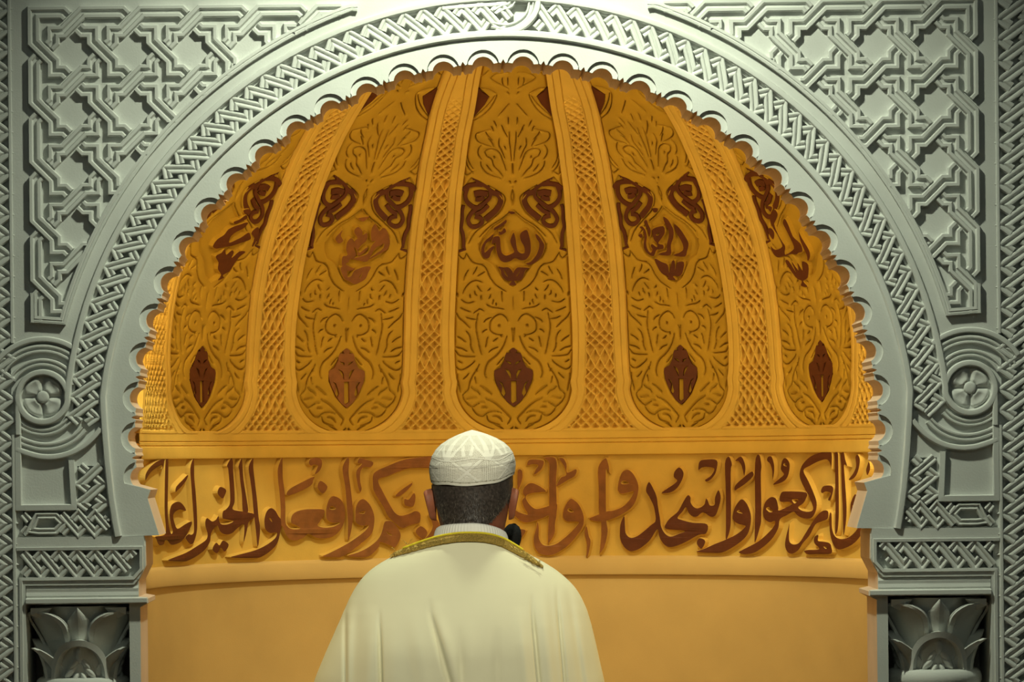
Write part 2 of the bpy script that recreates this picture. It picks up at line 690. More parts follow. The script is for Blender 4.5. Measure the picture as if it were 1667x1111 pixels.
def spandrel(right):
    root = thing('spandrel_panel', Wm(250, 250, 6) if right else W(250, 250, 6),
                 'carved star strapwork corner panel at upper right of the arch' if right else 'carved star strapwork corner panel at upper left of the arch', 'carved panel')
    mp = Wm if right else W
    mb = MB()
    prof = ridge2(21, 9.0, 0.42)

    def inside(x, y):
        return math.hypot(x - CX, y - CY) > R_SP + 2 and y < 519 and x > 48
    for pts in spandrel_paths():
        run, runs = [], []
        N = len(pts)
        for i in range(N - 1):
            a, b = np.array(pts[i], float), np.array(pts[i + 1], float)
            L = np.linalg.norm(b - a)
            k = max(1, int(L / 1.6))
            for q in range(k + (1 if i == N - 2 else 0)):
                c = a + (b - a) * q / k
                ok = inside(*c)
                if ok:
                    # under-crossings
                    i0, j0 = round((c[0] - LX) / S), round((c[1] - LY) / S)
                    i1, j1 = round((c[0] - LX - 48) / S), round((c[1] - LY - 48) / S)
                    dA = math.hypot(c[0] - LX - S * i0, c[1] - LY - S * j0)
                    dB = math.hypot(c[0] - LX - 48 - S * i1, c[1] - LY - 48 - S * j1)
                    back = (b - a)[0] * (b - a)[1] > 0      # runs like a backslash
                    if right:
                        back = not back
                    if dA < 12.0 and back:
                        ok = False
                    if dB < 12.0 and not back:
                        ok = False
                if ok:
                    run.append((tuple(c), q == 0))
                else:
                    if len(run) > 1:
                        runs.append(run)
                    run = []
        if len(run) > 1:
            runs.append(run)
        for r in runs:
            q = [r[0][0]] + [p for p, k in r[1:-1] if k] + [r[-1][0]]
            if len(q) >= 2 and math.hypot(q[0][0] - q[-1][0], q[0][1] - q[-1][1]) > 2:
                sweep(mb, q, prof, mp, base=6)
    mb.build('strapwork', M_STONE, root)
    fr = MB()
    a0 = math.degrees(math.acos((CX - 590) / R_SP))
    a1 = math.degrees(math.asin((CY - 516) / R_SP))
    pts = [(560, 11.5)] + [(588, 11.5)] + arc(CX, CY, R_SP, 180 - a0, 180 - a1, 60)[1:] + [(57, 512.5), (57, 470)]
    sweep(fr, pts, [(-6, 0), (-5.5, 9), (-1, 9.5), (0.5, 8), (2, 9), (5.5, 8.5), (6, 0)], mp, base=6)
    fr.build('frame', M_STONE, root)
    return root


spandrel(False)
spandrel(True)

# ------------------------------------------------------------------ knots with rosettes, sunken panels, small plaits
for right in (False, True):
    side = 'right' if right else 'left'
    mp = Wm if right else W
    kx, ky = KC
    rk = thing('rosette', mp(kx, ky), 'grey four-petalled carved flower within looped mouldings, %s of the arch' % side, 'carved rosette')
    ring = MB()
    rp = [(28.8, 700)] + arc(kx, ky, 40.5, 180, 12, 24)
    sweep(ring, rp, roll(10.5, 11), mp)
    ring.build('ring', M_STONE, rk, smooth=True, angle=40)
    lp = MB()
    for (r, w, a0, a1, dbl) in ((57, 13, 22, 150, 1), (79, 14, 52, 152, 1), (94.5, 10, 50, 146, 0)):
        pr = ridge2(w, 7) if dbl else roll(w, 9.5)
        sweep(lp, arc(kx, ky, r, a0, a1, 24), pr, mp)
    for (r, w, a0, a1, dbl) in ((57, 13, 222, 318, 1), (79, 14, 238, 322, 1), (94.5, 10, 243, 331, 0)):
        pr = ridge2(w, 7) if dbl else roll(w, 9.5)
        grow = {57: 0, 79: 7, 94.5: 13}[r]
        pa = [(kx + (r + grow * max(0, (a - 255) / 76)) * math.cos(math.radians(a)), ky - (r + grow * max(0, (a - 255) / 76)) * math.sin(math.radians(a))) for a in np.linspace(a0, a1, 26)]
        sweep(lp, pa, pr, mp)
    lp.build('loop', M_STONE, rk, smooth=True, angle=40)
    for q in range(4):
        pm = MB()
        nr, na = 14, 22
        P = np.zeros((nr + 1, na + 1, 3))
        for i in range(nr + 1):
            for j in range(na + 1):
                f, g = i / nr, j / na
                r = 10.5 + 23.5 * f
                gapw = 1.3 / r
                rc = 1 - 0.16 * (abs(2 * g - 1) ** 3) * f ** 2
                r = 10.5 + 23.5 * f * rc
                a = math.radians(90 * q) + gapw + (math.pi / 2 - 2 * gapw) * g
                e = min(1, 4.2 * min(g, 1 - g) + 0.02) * min(1, 5 * (1 - f)) * min(1, 6 * f + 0.3)
                dish = 1 - 0.38 * math.exp(-((f - 0.45) / 0.3) ** 2) * math.sin(math.pi * g)
                P[i, j] = mp(kx + r * math.cos(a), ky - r * math.sin(a), -0.5 + 7.5 * math.sqrt(max(e, 0)) * dish)
        pm.grid(P)
        pm.build('petal', M_STONE, rk, smooth=True)
    bs = MB()
    P = np.zeros((7, 24, 3))
    for i, (r, h) in enumerate([(10.5, 0), (10.3, 4), (9.5, 6.5), (8, 7.6), (5, 8), (2, 8.1), (0.01, 8.1)]):
        for j in range(24):
            a = j * math.pi / 12
            P[i, j] = mp(kx + r * math.cos(a), ky - r * math.sin(a), h)
    bs.grid(P, closed=True)
    bs.build('boss', M_STONE, rk, smooth=True, angle=50)

    sp = thing('sunken_panel', mp(72, 785), 'small square sunken blank panel under the %s-hand rosette' % side, 'carved panel')
    fm = MB()
    sweep(fm, [(28.8, 690), (28.8, 818.5), (118, 818.5), (114, 742)], [(-5.2, 0), (-5, 8.5), (3.5, 9), (4.8, 7), (5.2, 0)], mp)
    fm.build('frame', M_STONE, sp)

    bp_ = thing('plaited_strip', mp(90, 850), 'L-shaped strip of small grey plaitwork around the sunken panel at %s' % side, 'carved border')
    pl = MB()

    def xr(y):
        for (xa, ya), (xb, yb) in zip(FOOT, FOOT[1:]):
            if ya <= y <= yb:
                return xa + (xb - xa) * (y - ya) / (yb - ya) - 13
        return FOOT[-1][0] - 13

    def vmap(s, t, h):
        y = 730 + s
        x0, x1 = 124.0, xr(y) - 1
        return mp(x0 + (x1 - x0) * t / 44.0, y, h)

    def keepv(s, t):
        y = 730 + s
        x = 124 + (xr(y) - 125) * t / 44
        return math.hypot(x - KC[0], y - KC[1]) > 101
    plait(pl, vmap, 22, 96, 44, 30, w=15, h=7.5, slope=(-1 if not right else 1), keep=keepv)

    pl.build('side_plait', M_STONE, bp_)
    pl = MB()

    def hmap(s, t, h):
        return mp(-2 + s, 825 + t, h)
    plait(pl, hmap, 37, 47, 41, 27, w=13.5, h=7.5, slope=(1 if not right else -1))
    plait(pl, hmap, 100, 176, 41, 27, w=13.5, h=7.5, slope=(1 if not right else -1))
    sweep(pl, [(46, 856), (58, 833), (88, 833), (100, 845), (88, 858), (60, 858)], ridgep(12, 15.5), mp, closed=True, base=PITS)
    pl.build('lower_plait', M_STONE, bp_)

    fz = thing('impost_frieze', mp(130, 910), 'horizontal plaited frieze above the %s-hand column capital' % side, 'carved border')
    pl = MB()

    def fmap(s, t, h):
        return mp(-2 + s, 888 + t, h)
    plait(pl, fmap, 37, 226, 45, 29, w=15, h=7.5, slope=(1 if not right else -1), keep=lambda s, t: s < 218 - max(0, t - 26))
    pl.build('plait', M_STONE, fz)
    fm = MB()
    fp_ = [(24, 886), (227, 886), (227, 921), (214, 935.5), (31, 935.5), (31, FLOOR_Y - 5)]
    sweep(fm, fp_, [(-3, 0), (-2.8, 8), (2.0, 8.5), (2.8, 7), (3, 0)], mp)
    fm.build('frame', M_STONE, fz)

    ic = thing('impost_cornice', mp(130, 960), 'plain moulded ledge resting on the %s-hand column capital' % side, 'cornice')
    cm = MB()
    prof = [(947, -2), (948, 2), (952, 4), (957, 3.2), (963, 5), (966, 4), (967, 8), (968, 13), (974.5, 13), (976.5, 9), (977, -60)]
    x0, x1 = 39.0, 221.5
    P = np.array([[mp(x0, y, h), mp(x1 + (14.5 if y > 966 and h > 5 else 0), y, h), mp(x1 + (14.5 if y > 966 and h > 5 else 0), y, -1)] for y, h in prof])
    cm.grid(P)
    cm.build('moulding', M_STONE, ic)

    vb = thing('plaited_border', mp(-12, 560), 'tall plaited border running up the far %s edge of the wall' % side, 'carved border')
    pl = MB()

    def vbmap(s, t, h):
        return mp(17 - t, -60 + s, h)
    plait(pl, vbmap, 0, 1560, 56, 33.5, w=18.5, h=7.5, slope=(1 if not right else -1))
    pl.build('plait', M_STONE, vb)
    fm = MB()
    sweep(fm, [(20.8, -300), (20.8, 551)], roll(7, 8.5), mp)
    sweep(fm, [(20.8, 700), (20.8, FLOOR_Y - 5)], roll(7, 8.5), mp)
    sweep(fm, [(-42, -300), (-42, FLOOR_Y - 5)], roll(7, 8.5), mp)
    fm.build('moulding', M_STONE, vb, smooth=True, angle=40)

# ------------------------------------------------------------------ columns with leaf capitals
KX, KD = 123.0, -75.0        # column axis: x and depth behind the wall face (negative height)


def leaf(mb, a_mid, wfun, zs, rfun, th=3.0, ns=10, ribs=0.0, fold=0.0):
    """leaf round the column: for each (y) a half width in px and a radius; returned as a closed sheet"""
    front, backp = [], []
    for y in zs:
        w = max(wfun(y), 0.15)
        r = rfun(y)
        rowf, rowb = [], []
        for i in range(ns + 1):
            s = -1 + 2 * i / ns
            a = a_mid + s * w / r
            k = -2.0 * s * s + ribs * abs(math.cos(s * math.pi * 1.5)) + fold * (1 - abs(s))
            rf = r + k
            rowf.append((rf * math.sin(a), rf * math.cos(a), y))
            rb = rf - th
            rowb.append((rb * math.sin(a), rb * math.cos(a), y))
        front.append(rowf)
        backp.append(rowb)
    return front, backp


def column(right):
    side = 'right' if right else 'left'
    mp = Wm if right else W
    root = thing('column', mp(KX, FLOOR_Y, KD), 'grey engaged column with carved leaf capital in the %s recess' % side, 'column')

    def cp(x, f, y):
        return mp(KX + x * 1.012, VY + (y - VY) * 1.012 if y < 1200 else y, KD + f)

    def lathe(prof, n=48):
        P = np.array([[cp(r * math.sin(2 * math.pi * j / n), r * math.cos(2 * math.pi * j / n), y) for j in range(n)] for y, r in prof])
        return P

    def sheet(mb, front, backp):
        F = np.array([[cp(*p) for p in r] for r in front])
        B = np.array([[cp(*p) for p in r] for r in backp])
        mb.grid(F)
        mb.grid(B, flip=True)
        n = len(F[0])
        for E in (np.stack([F[:, 0], B[:, 0]], 1), np.stack([F[:, -1], B[:, -1]], 1), np.stack([F[0], B[0]], 1), np.stack([F[-1], B[-1]], 1)):
            mb.grid(E)
    sh = MB()
    sh.grid(lathe([(1128, 54), (1140, 56), (FLOOR_Y - 60, 60)]), closed=True)
    sh.build('shaft', M_STONE, root, smooth=True)
    bs = MB()
    bs.grid(lathe([(FLOOR_Y - 62, 60), (FLOOR_Y - 58, 70), (FLOOR_Y - 46, 74), (FLOOR_Y - 34, 70), (FLOOR_Y - 30, 66), (FLOOR_Y - 20, 78), (FLOOR_Y - 4, 80), (FLOOR_Y - 0.5, 80)]), closed=True)
    bs.build('base', M_STONE, root, smooth=True, angle=40)
    nr = MB()
    nr.grid(lathe([(1094, 60), (1095, 70), (1099, 75), (1106, 77.5), (1114, 77.5), (1121, 74), (1127, 66), (1129, 54)]), closed=True)
    nr.build('necking', M_STONE, root, smooth=True, angle=60)
    cap = thing_child('capital', root)
    bell = MB()
    rb = lambda y: 47 + 31 * max(0, (1095 - y) / 118.0) ** 1.6
    bell.grid(lathe([(y, rb(y)) for y in np.linspace(1096, 978, 14)]), closed=True)
    bo = bell.build('bell', M_STONE, root, smooth=True)
    # tall corner leaves with rolled rims
    for q in range(4):
        m = MB()
        am = math.radians(45 + 90 * q)
        zs = list(np.linspace(1095, 984, 22))

        def wf(y):
            f = (1095 - y) / 111.0
            return (14 + 40 * f) * math.sqrt(max(0.0, 1 - max(0, (f - 0.66) / 0.34) ** 2.4)) + 0.2

        def rf(y):
            f = (1095 - y) / 111.0
            return rb(y) + 4 + 34 * max(0, f - 0.25) ** 2.0
        sheet(m, *leaf(m, am, wf, zs, rf, th=4, ns=16))
        # raised rim
        rim = [(am + s * wf(y) / rf(y), rf(y) + 2, y) for s, yy in ((-1, zs), (1, list(reversed(zs)))) for y in yy]
        ringp = []
        for a, r, y in rim:
            for dr, sc in ((0, 1.0), (4.5, 0.97), (4.5, 0.80), (0, 0.76)):
                aa = am + (a - am) * sc
                y2 = y + (1 - sc) * 30 * max(0, ((1095 - y) / 111.0 - 0.5))
                ringp.append(cp((r - 2 + dr) * math.sin(aa), (r - 2 + dr) * math.cos(aa), y2))
        m.grid(np.array(ringp).reshape(len(rim), 4, 3))
        # corner tip under the ledge
        tipr = rf(984) + 10
        tp = [cp((rf(990) - 6) * math.sin(am - .28), (rf(990) - 6) * math.cos(am - .28), 980), cp((rf(990) - 6) * math.sin(am + .28), (rf(990) - 6) * math.cos(am + .28), 980),
              cp(tipr * math.sin(am), tipr * math.cos(am), 980), cp((rf(1000) - 3) * math.sin(am), (rf(1000) - 3) * math.cos(am), 1000), cp(tipr * math.sin(am), tipr * math.cos(am), 991)]
        m.add(tp, [(0, 1, 2), (0, 2, 4), (0, 4, 3), (1, 4, 2), (1, 3, 4)])
        m.build('corner_leaf', M_STONE, root, smooth=True, angle=50)
    # pointed leaves between
    for q in range(4):
        m = MB()
        zs = list(np.linspace(1090, 980, 18))

        def wf(y):
            f = (1090 - y) / 110.0
            if f < 0.8:
                return 10 + 10 * (f / 0.8) ** 1.5
            return 20 * (1 - (f - 0.8) / 0.2)

        def rf(y):
            f = (1090 - y) / 110.0
            return rb(y) + 3 + 9 * f * f
        sheet(m, *leaf(m, math.radians(90 * q), wf, zs, rf, th=4, ns=10, fold=4.5))
        m.build('pointed_leaf', M_STONE, root)
    # low arched leaves with a palmette
    for q in range(4):
        m = MB()
        am = math.radians(90 * q)
        R = 74.0

        def ring_pts(ro, rin, hf, hb):
            out = []
            for i in range(37):
                t = math.pi * i / 36
                row = []
                for (r_, h_) in ((ro, hb), (ro, hf), (rin, hf), (rin, hb)):
                    dx = r_ * math.cos(t)
                    y = 1101 - r_ * 1.28 * math.sin(t)
                    a = am + dx / R
                    row.append(cp((rb(y) + h_) * math.sin(a), (rb(y) + h_) * math.cos(a), y))
                out.append(row)
            return np.array(out)
        m.grid(ring_pts(54, 46, 24, 0))
        m.grid(ring_pts(47, 0.5, 9, 0))
        # palmette: bud and curling leaflets

        def blob(x, y, w, hgt, ang, lift):
            n = 12
            rows = []
            for i in range(7):
                v = i / 6
                row = []
                for j in range(n):
                    t = 2 * math.pi * j / n
                    rr = math.cos(v * math.pi / 2)
                    ex, ey = w * rr * math.cos(t), hgt * rr * math.sin(t)
                    xx = x + ex * math.cos(ang) - ey * math.sin(ang)
                    yy = y + ex * math.sin(ang) + ey * math.cos(ang)
                    a = am + xx / R
                    r_ = rb(yy) + 8 + lift * math.sin(v * math.pi / 2)
                    row.append(cp(r_ * math.sin(a), r_ * math.cos(a), yy))
                rows.append(row)
            m.grid(np.array(rows), closed=True)
        blob(0, 1058, 8, 13, 0, 11)
        for s in (-1, 1):
            blob(s * 13, 1073, 15, 6, s * 0.75, 10)
            blob(s * 20, 1085, 17, 6, s * 0.65, 10)
            blob(s * 9, 1094, 12, 5, s * 0.9, 10)
        m.build('arched_leaf', M_STONE, root, smooth=True, angle=50)
    # low pointed leaves at the corners
    for q in range(4):
        m = MB()
        zs = list(np.linspace(1098, 1044, 14))

        def wf(y):
            f = (1098 - y) / 54.0
            return 20 * math.sqrt(max(0.0, 1 - f ** 1.6)) + 0.2

        def rf(y):
            f = (1098 - y) / 54.0
            return rb(y) + 6 + 44 * f ** 2.0
        sheet(m, *leaf(m, math.radians(45 + 90 * q), wf, zs, rf, th=4, ns=12, fold=5))
        m.build('low_leaf', M_STONE, root, smooth=True, angle=50)
    return root


def thing_child(name, parent):
    return parent


column(False)
column(True)

# ================================================================== THE NICHE
NX, NY, NR = 849.0, 590.0, 642.0    # axis, springing height, radius
EYEP = np.array([VX, -FP, VY])


def ray(px, py):
    """image point -> (theta, v) on the niche surface"""
    x, y = canon(px, py)
    d = np.array([x, 0.0, y]) - EYEP
    c = np.array([NX, T, NY])
    o = EYEP - c
    a, b, g = d.dot(d), 2 * o.dot(d), o.dot(o) - NR * NR
    q = b * b - 4 * a * g
    p = None
    if q > 0:
        l = (-b + math.sqrt(q)) / (2 * a)
        p = o + d * l
    if p is None or p[2] > 0:
        a = d[0] ** 2 + d[1] ** 2
        b = 2 * (o[0] * d[0] + o[1] * d[1])
        g = o[0] ** 2 + o[1] ** 2 - NR * NR
        q = max(b * b - 4 * a * g, 0)
        l = (-b + math.sqrt(q)) / (2 * a)
        p = o + d * l
    th = math.atan2(p[0], p[1])
    if p[2] > 0:
        return th, -p[2]
    return th, NR * math.asin(max(-1, min(1, -p[2] / NR)))


def Sarr(th, v, h):
    th, v, h = np.broadcast_arrays(np.asarray(th, float), np.asarray(v, float), np.asarray(h, float))
    ph = np.clip(v, 0, None) / NR
    r = (NR - h) * np.cos(ph)
    y = np.where(v >= 0, NY - (NR - h) * np.sin(ph), NY - v)
    x = NX + r * np.sin(th)
    d = T + r * np.cos(th)
    return np.stack([(x - AX) * U, d * U, EYE + (VY - y) * U], -1)


def S1(th, v, h=0.0):
    return Vector(Sarr(th, v, h))


def vy(y, th=0.0):
    """v of the image height y on the niche at angle th (canonical height)"""
    return ray(NX - 14 + 570 * math.sin(th), y)[1]


# the shell
sm = MB()
vs = np.concatenate([np.linspace(NR * math.pi / 2 - 0.5, 0, 40), [-60, -124, -126], np.linspace(-150, NY - FLOOR_Y, 24)])
ths = np.radians(np.linspace(-90, 90, 97))
sm.grid(Sarr(ths[None, :], vs[:, None], np.where(vs > -125, -20.0, -1.0)[:, None]))
tag(sm.build('wall_niche', M_NICHE, None, smooth=True), 'ochre half-domed prayer niche wall', None, None, 'structure')

# ---- outline of the middle panel
zs1, zs2 = 1003 / 280.0, 972 / 280.0
EL = [(265, 95), (243, 310), (212, 470), (197, 640), (180, 780), (173, 940), (166, 1060)]
EL = [(700 + x / zs1, 90 + y / zs1) for x, y in EL]
EL += [(700 + x / zs2, 390 + y / zs2) for x, y in [(157, 60), (150, 200), (145, 350), (140, 500), (139, 650), (145, 770), (168, 860), (212, 940), (280, 1010), (360, 1060), (440, 1083)]]
ER = [(640, 95), (668, 240), (705, 400), (725, 500), (748, 640), (772, 800), (786, 960), (793, 1060)]
ER = [(700 + x / zs1, 90 + y / zs1) for x, y in ER]
ER += [(700 + x / zs2, 390 + y / zs2) for x, y in [(775, 60), (785, 200), (795, 350), (803, 500), (804, 650), (800, 770), (775, 860), (725, 940), (660, 1010), (590, 1060), (510, 1083)]]
el = np.array([ray(*p) for p in EL])
er = np.array([ray(*p) for p in ER])
VB = min(el[:, 1].min(), er[:, 1].min()) - 1.0
vv = np.linspace(el[:-4, 1].min(), min(el[0, 1], er[0, 1]), 40)


def interp_edge(e, v):
    o_ = np.argsort(e[:, 1])
    return np.interp(v, e[o_, 1], e[o_, 0])


TH0 = float(np.mean([(interp_edge(el, v) + interp_edge(er, v)) / 2 for v in (0, 60, 120, 200)]))


def halfw_raw(v):
    return (interp_edge(er, v) - interp_edge(el, v)) / 2


# half width of a panel as a function of v, with a rounded foot
_v = np.linspace(VB, 640, 400)
_w = halfw_raw(np.clip(_v, VB, min(el[0, 1], er[0, 1])))
W0 = float(halfw_raw(0.0))
FR = 84.0   # height of the rounded foot
_foot = W0 * np.sqrt(np.clip(1 - ((VB + FR - _v) / FR).clip(0, 1) ** 2, 0, 1)) ** 0.92
_w = np.where(_v < VB + FR, np.minimum(_foot, W0 * 1.02), _w)
k = np.ones(9) / 9
_ws = np.convolve(np.pad(_w, 4, mode='edge'), k, 'valid')
_w = np.where(_v > VB + FR * 0.7, _ws, _w)


def halfw(v):
    return np.interp(v, _v, _w)


# where each of the five panels sits: left and right edge in the photograph
spans = [((272, 600), (400, 600)), ((478, 580), (656, 580)), None, ((1023.5, 580), (1188, 580)), ((1274, 600), (1391, 600))]
PAN = []
for s in spans:
    if s is None:
        PAN.append((TH0, 1.0))
        continue
    a, b = ray(*s[0]), ray(*s[1])
    PAN.append(((a[0] + b[0]) / 2, (b[0] - a[0]) / 2 / float(halfw((a[1] + b[1]) / 2))))
step = (PAN[3][0] - PAN[1][0]) / 2
PAN_ALL = [(PAN[0][0] - step - .13, 1.0)] + PAN + [(PAN[4][0] + step + .08, 1.0)]

# ---- carving of a panel, drawn in the flattened middle panel (u = angle * radius, v)


def Z1(*pts):
    return [(700 + x / zs1, 90 + y / zs1) for x, y in pts]


def Z2(*pts):
    return [(700 + x / zs2, 390 + y / zs2) for x, y in pts]


def flat(pts):
    out = []
    for p in pts:
        th, v = ray(*p)
        out.append(((th - TH0) * NR, v))
    return out


thin, wide = [], []     # incised lines of the left half
T1 = [[(205, 490), (222, 520), (212, 560), (225, 620), (250, 660)], [(190, 680), (215, 700), (250, 680)], [(340, 760), (420, 810), (438, 850), (405, 920), (330, 980), (260, 1040), (225, 1100)],
      [(475, 905), (420, 955), (350, 1000), (290, 1060)]]
W1 = [[(482, 785), (474, 830), (484, 880)], [(462, 735), (470, 745)], [(483, 768), (490, 774)]]
T2 = [[(205, 80), (225, 110), (240, 130), (270, 140), (300, 142)], [(160, 90), (190, 112), (205, 85)]]
T3 = [[(340, 10), (380, 12), (430, 40), (465, 95), (480, 140), (520, 210), (570, 270), (640, 320), (700, 355)], [(160, 210), (180, 150), (220, 80)], [(280, 135), (310, 90), (330, 40)],
      [(345, 155), (390, 130), (425, 105)], [(335, 285), (355, 320), (385, 355)], [(470, 345), (490, 335), (502, 315)], [(300, 355), (305, 390), (325, 410)], [(240, 400), (242, 425), (250, 440)],
      [(485, 450), (500, 425), (508, 400)], [(530, 520), (540, 490), (540, 465)], [(575, 510), (580, 535)], [(130, 465), (170, 495), (220, 508), (290, 490)],
      [(455, 525), (490, 550), (540, 565), (600, 572), (670, 585)], [(120, 570), (180, 600), (240, 620)], [(190, 690), (240, 710), (310, 720)],
      [(345, 640), (330, 720), (318, 800), (325, 880), (345, 980), (370, 1090)], [(190, 870), (230, 920), (250, 1000), (255, 1090)], [(80, 940), (130, 970), (180, 1010)], [(60, 1075), (130, 1095)],
      [(420, 755), (450, 720), (510, 695)], [(400, 890), (420, 865), (455, 850)], [(450, 1050), (455, 1000), (468, 950)], [(540, 1000), (590, 965)], [(650, 355), (650, 400), (655, 480)],
      [(150, 380), (170, 330), (220, 265), (280, 225), (340, 220), (395, 240)], [(65, 640), (100, 700), (170, 760), (235, 825)], [(290, 635), (340, 600), (370, 585), (420, 610)], [(75, 380), (85, 420)],
      [(730, 740), (700, 690), (660, 660), (610, 655), (550, 690), (510, 740), (495, 810), (510, 870), (560, 905), (620, 920), (655, 915)]]
W3 = [[(798, 425), (800, 500), (800, 610)], [(780, 835), (790, 900), (795, 1000)], [(380, 415), (385, 460)], [(480, 125), (490, 168)], [(640, 930), (650, 940)], [(62, 380), (75, 420)]]
T4 = [[(80, 45), (130, 60), (190, 95)], [(50, 90), (80, 130), (110, 150), (180, 160), (290, 162)], [(85, 215), (130, 240)], [(60, 290), (90, 320), (140, 325), (200, 295), (260, 250), (290, 215)],
      [(150, 440), (185, 410), (215, 375)], [(72, 380), (77, 460), (97, 540), (112, 600)], [(235, 0), (250, 60), (275, 110)], [(340, 0), (355, 60), (375, 130)], [(425, 40), (435, 0)],
      [(470, 105), (510, 70), (575, 45)], [(345, 260), (325, 310), (290, 360), (250, 430), (225, 500), (210, 570), (170, 610), (140, 640)], [(290, 415), (300, 450), (310, 495)],
      [(240, 540), (280, 575), (330, 600), (360, 640)], [(190, 690), (250, 685), (310, 680)], [(140, 650), (160, 700), (210, 760), (260, 790), (300, 770), (350, 740), (410, 735)],
      [(260, 800), (280, 840), (330, 890), (390, 905), (440, 870), (490, 850), (560, 845), (620, 860)], [(440, 900), (460, 960), (520, 990), (600, 1010)], [(570, 260), (610, 215), (650, 170)]]
W4 = [[(690, -90), (660, 0), (610, 90), (540, 165), (470, 220), (430, 290), (415, 370), (435, 430)], [(365, 530), (430, 575), (500, 630)], [(430, 690), (520, 730), (600, 790), (670, 860), (720, 910), (735, 940), (700, 1000)],
      [(375, 795), (440, 797)], [(515, 905), (570, 910), (610, 935), (630, 970)], [(540, 1010), (590, 1030), (640, 1060)], [(765, 1045), (740, 1070)], [(310, 320), (320, 345)]]
T5 = [[(345, 490), (390, 440), (435, 385)], [(325, 300), (320, 330), (270, 420), (200, 490), (130, 530), (60, 560)], [(310, 310), (260, 380), (190, 450), (110, 510)],
      [(290, 615), (250, 622), (190, 640), (145, 655), (135, 690), (160, 730), (215, 755), (270, 770)], [(225, 640), (245, 675), (285, 715)], [(185, 760), (160, 800), (160, 850), (190, 890)],
      [(180, 910), (190, 960), (230, 1010), (290, 1040), (360, 1060)], [(235, 860), (220, 822), (250, 800), (300, 800), (350, 830), (380, 900), (410, 985)],
      [(220, 820), (235, 860), (280, 890), (300, 950), (340, 990), (380, 1040)], [(235, 940), (255, 970), (285, 1000)], [(350, 700), (345, 760), (370, 810), (400, 880)],
      [(440, 640), (440, 720), (450, 800), (458, 900)], [(275, 590), (285, 605), (295, 630)], [(430, 510), (430, 565)], [(300, 540), (310, 560), (325, 590)], [(370, 580), (395, 640), (425, 690)],
      [(270, 150), (300, 180), (370, 215), (430, 245)], [(270, 150), (310, 120), (370, 105), (430, 100)], [(378, 150), (375, 185), (385, 215)], [(165, 240), (250, 255), (320, 290)],
      [(130, 130), (200, 125), (250, 80)], [(45, 620), (42, 740), (57, 800), (45, 880), (60, 950), (110, 1010)], [(250, 700), (270, 720), (300, 770)], [(395, 770), (410, 800)]]
W5 = [[(468, 930), (466, 1015)], [(300, 862), (306, 878)], [(425, 150), (427, 212)], [(418, 278), (436, 292)], [(380, 600), (385, 628)]]
Z3 = lambda *p: zz((735, 430), 7.936, *p)
Z4 = lambda *p: zz((735, 560), 7.664, *p)
Z5 = lambda *p: zz((750, 100), 5.56, *p)


def zz(o, s, *pts):
    return [(o[0] + x / s, o[1] + y / s) for x, y in pts]


for Z, TT, WW in ((Z1, T1, W1), (Z2, T2, []), (Z3, T3, W3), (Z4, T4, W4), (Z5, T5, W5)):
    thin += [flat(smooth_poly(Z(*q), 4)) for q in TT]
    wide += [flat(smooth_poly(Z(*q), 4)) for q in WW]
dots = flat(Z3((615, 800)))
# recessed fields (left halves)
medal = Z1((478, 905), (420, 958), (350, 1005), (305, 1060), (284, 1100)) + Z2((270, 20), (272, 60), (300, 112), (352, 140), (385, 190), (420, 240), (465, 268))
drop = Z2((465, 612), (430, 640), (405, 690), (360, 745), (358, 800), (400, 890), (465, 955))
scrl = Z1((188, 770), (240, 708), (300, 735), (385, 790), (428, 850), (405, 905), (370, 945), (300, 1000), (235, 1035), (205, 1110)) + Z2((205, 60), (160, 75)) + Z1((168, 1080), (176, 900))
trid = Z1((250, 190), (290, 185), (350, 240), (322, 290), (245, 372), (248, 290))
AXU = 0.0


def mirror_uv(p):
    return [(-x, y) for x, y in p]


medal_f = flat(medal)
medal_f = medal_f + [(-x, y) for x, y in reversed(medal_f)]
drop_f = flat(drop)
drop_f = drop_f + [(-x, y) for x, y in reversed(drop_f)]
scr_f = flat(scrl)
tri_f = flat(trid)
NU, NV = 190, 760
uu = np.linspace(-1, 1, NU)
vrow = np.linspace(VB + 0.5, 640, NV)
# denser rows at the foot
vrow = np.concatenate([VB + FR * (1 - np.cos(np.linspace(0.02, 1, 60) * math.pi / 2)), np.linspace(VB + FR, 640, NV - 60)[1:]])
NV = len(vrow)
hw = halfw(vrow) * NR
UUm = uu[None, :] * hw[:, None]
VVm = np.repeat(vrow[:, None], NU, 1)
cosv = np.cos(np.clip(VVm, 0, None) / NR)


def seg_dist(px, py, segs, taper=None):
    best = np.full(px.shape, 1e9)
    for si, (a, b) in enumerate(segs):
        ax, ay = a
        bx, by = b
        m = max(abs(bx - ax), abs(by - ay)) + 14
        cx, cy = (ax + bx) / 2, (ay + by) / 2
        sel = np.nonzero((np.abs(px - cx) < m) & (np.abs(py - cy) < m))
        if len(sel[0]) == 0:
            continue
        x, y = px[sel], py[sel]
        dx, dy = bx - ax, by - ay
        L = dx * dx + dy * dy + 1e-9
        t = np.clip(((x - ax) * dx + (y - ay) * dy) / L, 0, 1)
        d = np.hypot(x - ax - t * dx, y - ay - t * dy)
        if taper is not None:
            d = d / taper[si]
        best[sel] = np.minimum(best[sel], d)
    return best


def tapers(lines):
    out = []
    for l in lines:
        n = len(l) - 1
        for i in range(n):
            q = (i + .5) / n
            out.append(.45 + .75 * math.sin(math.pi * q) ** .7)
    return out


def segs_of(lines):
    return [(l[i], l[i + 1]) for l in lines for i in range(len(l) - 1)]


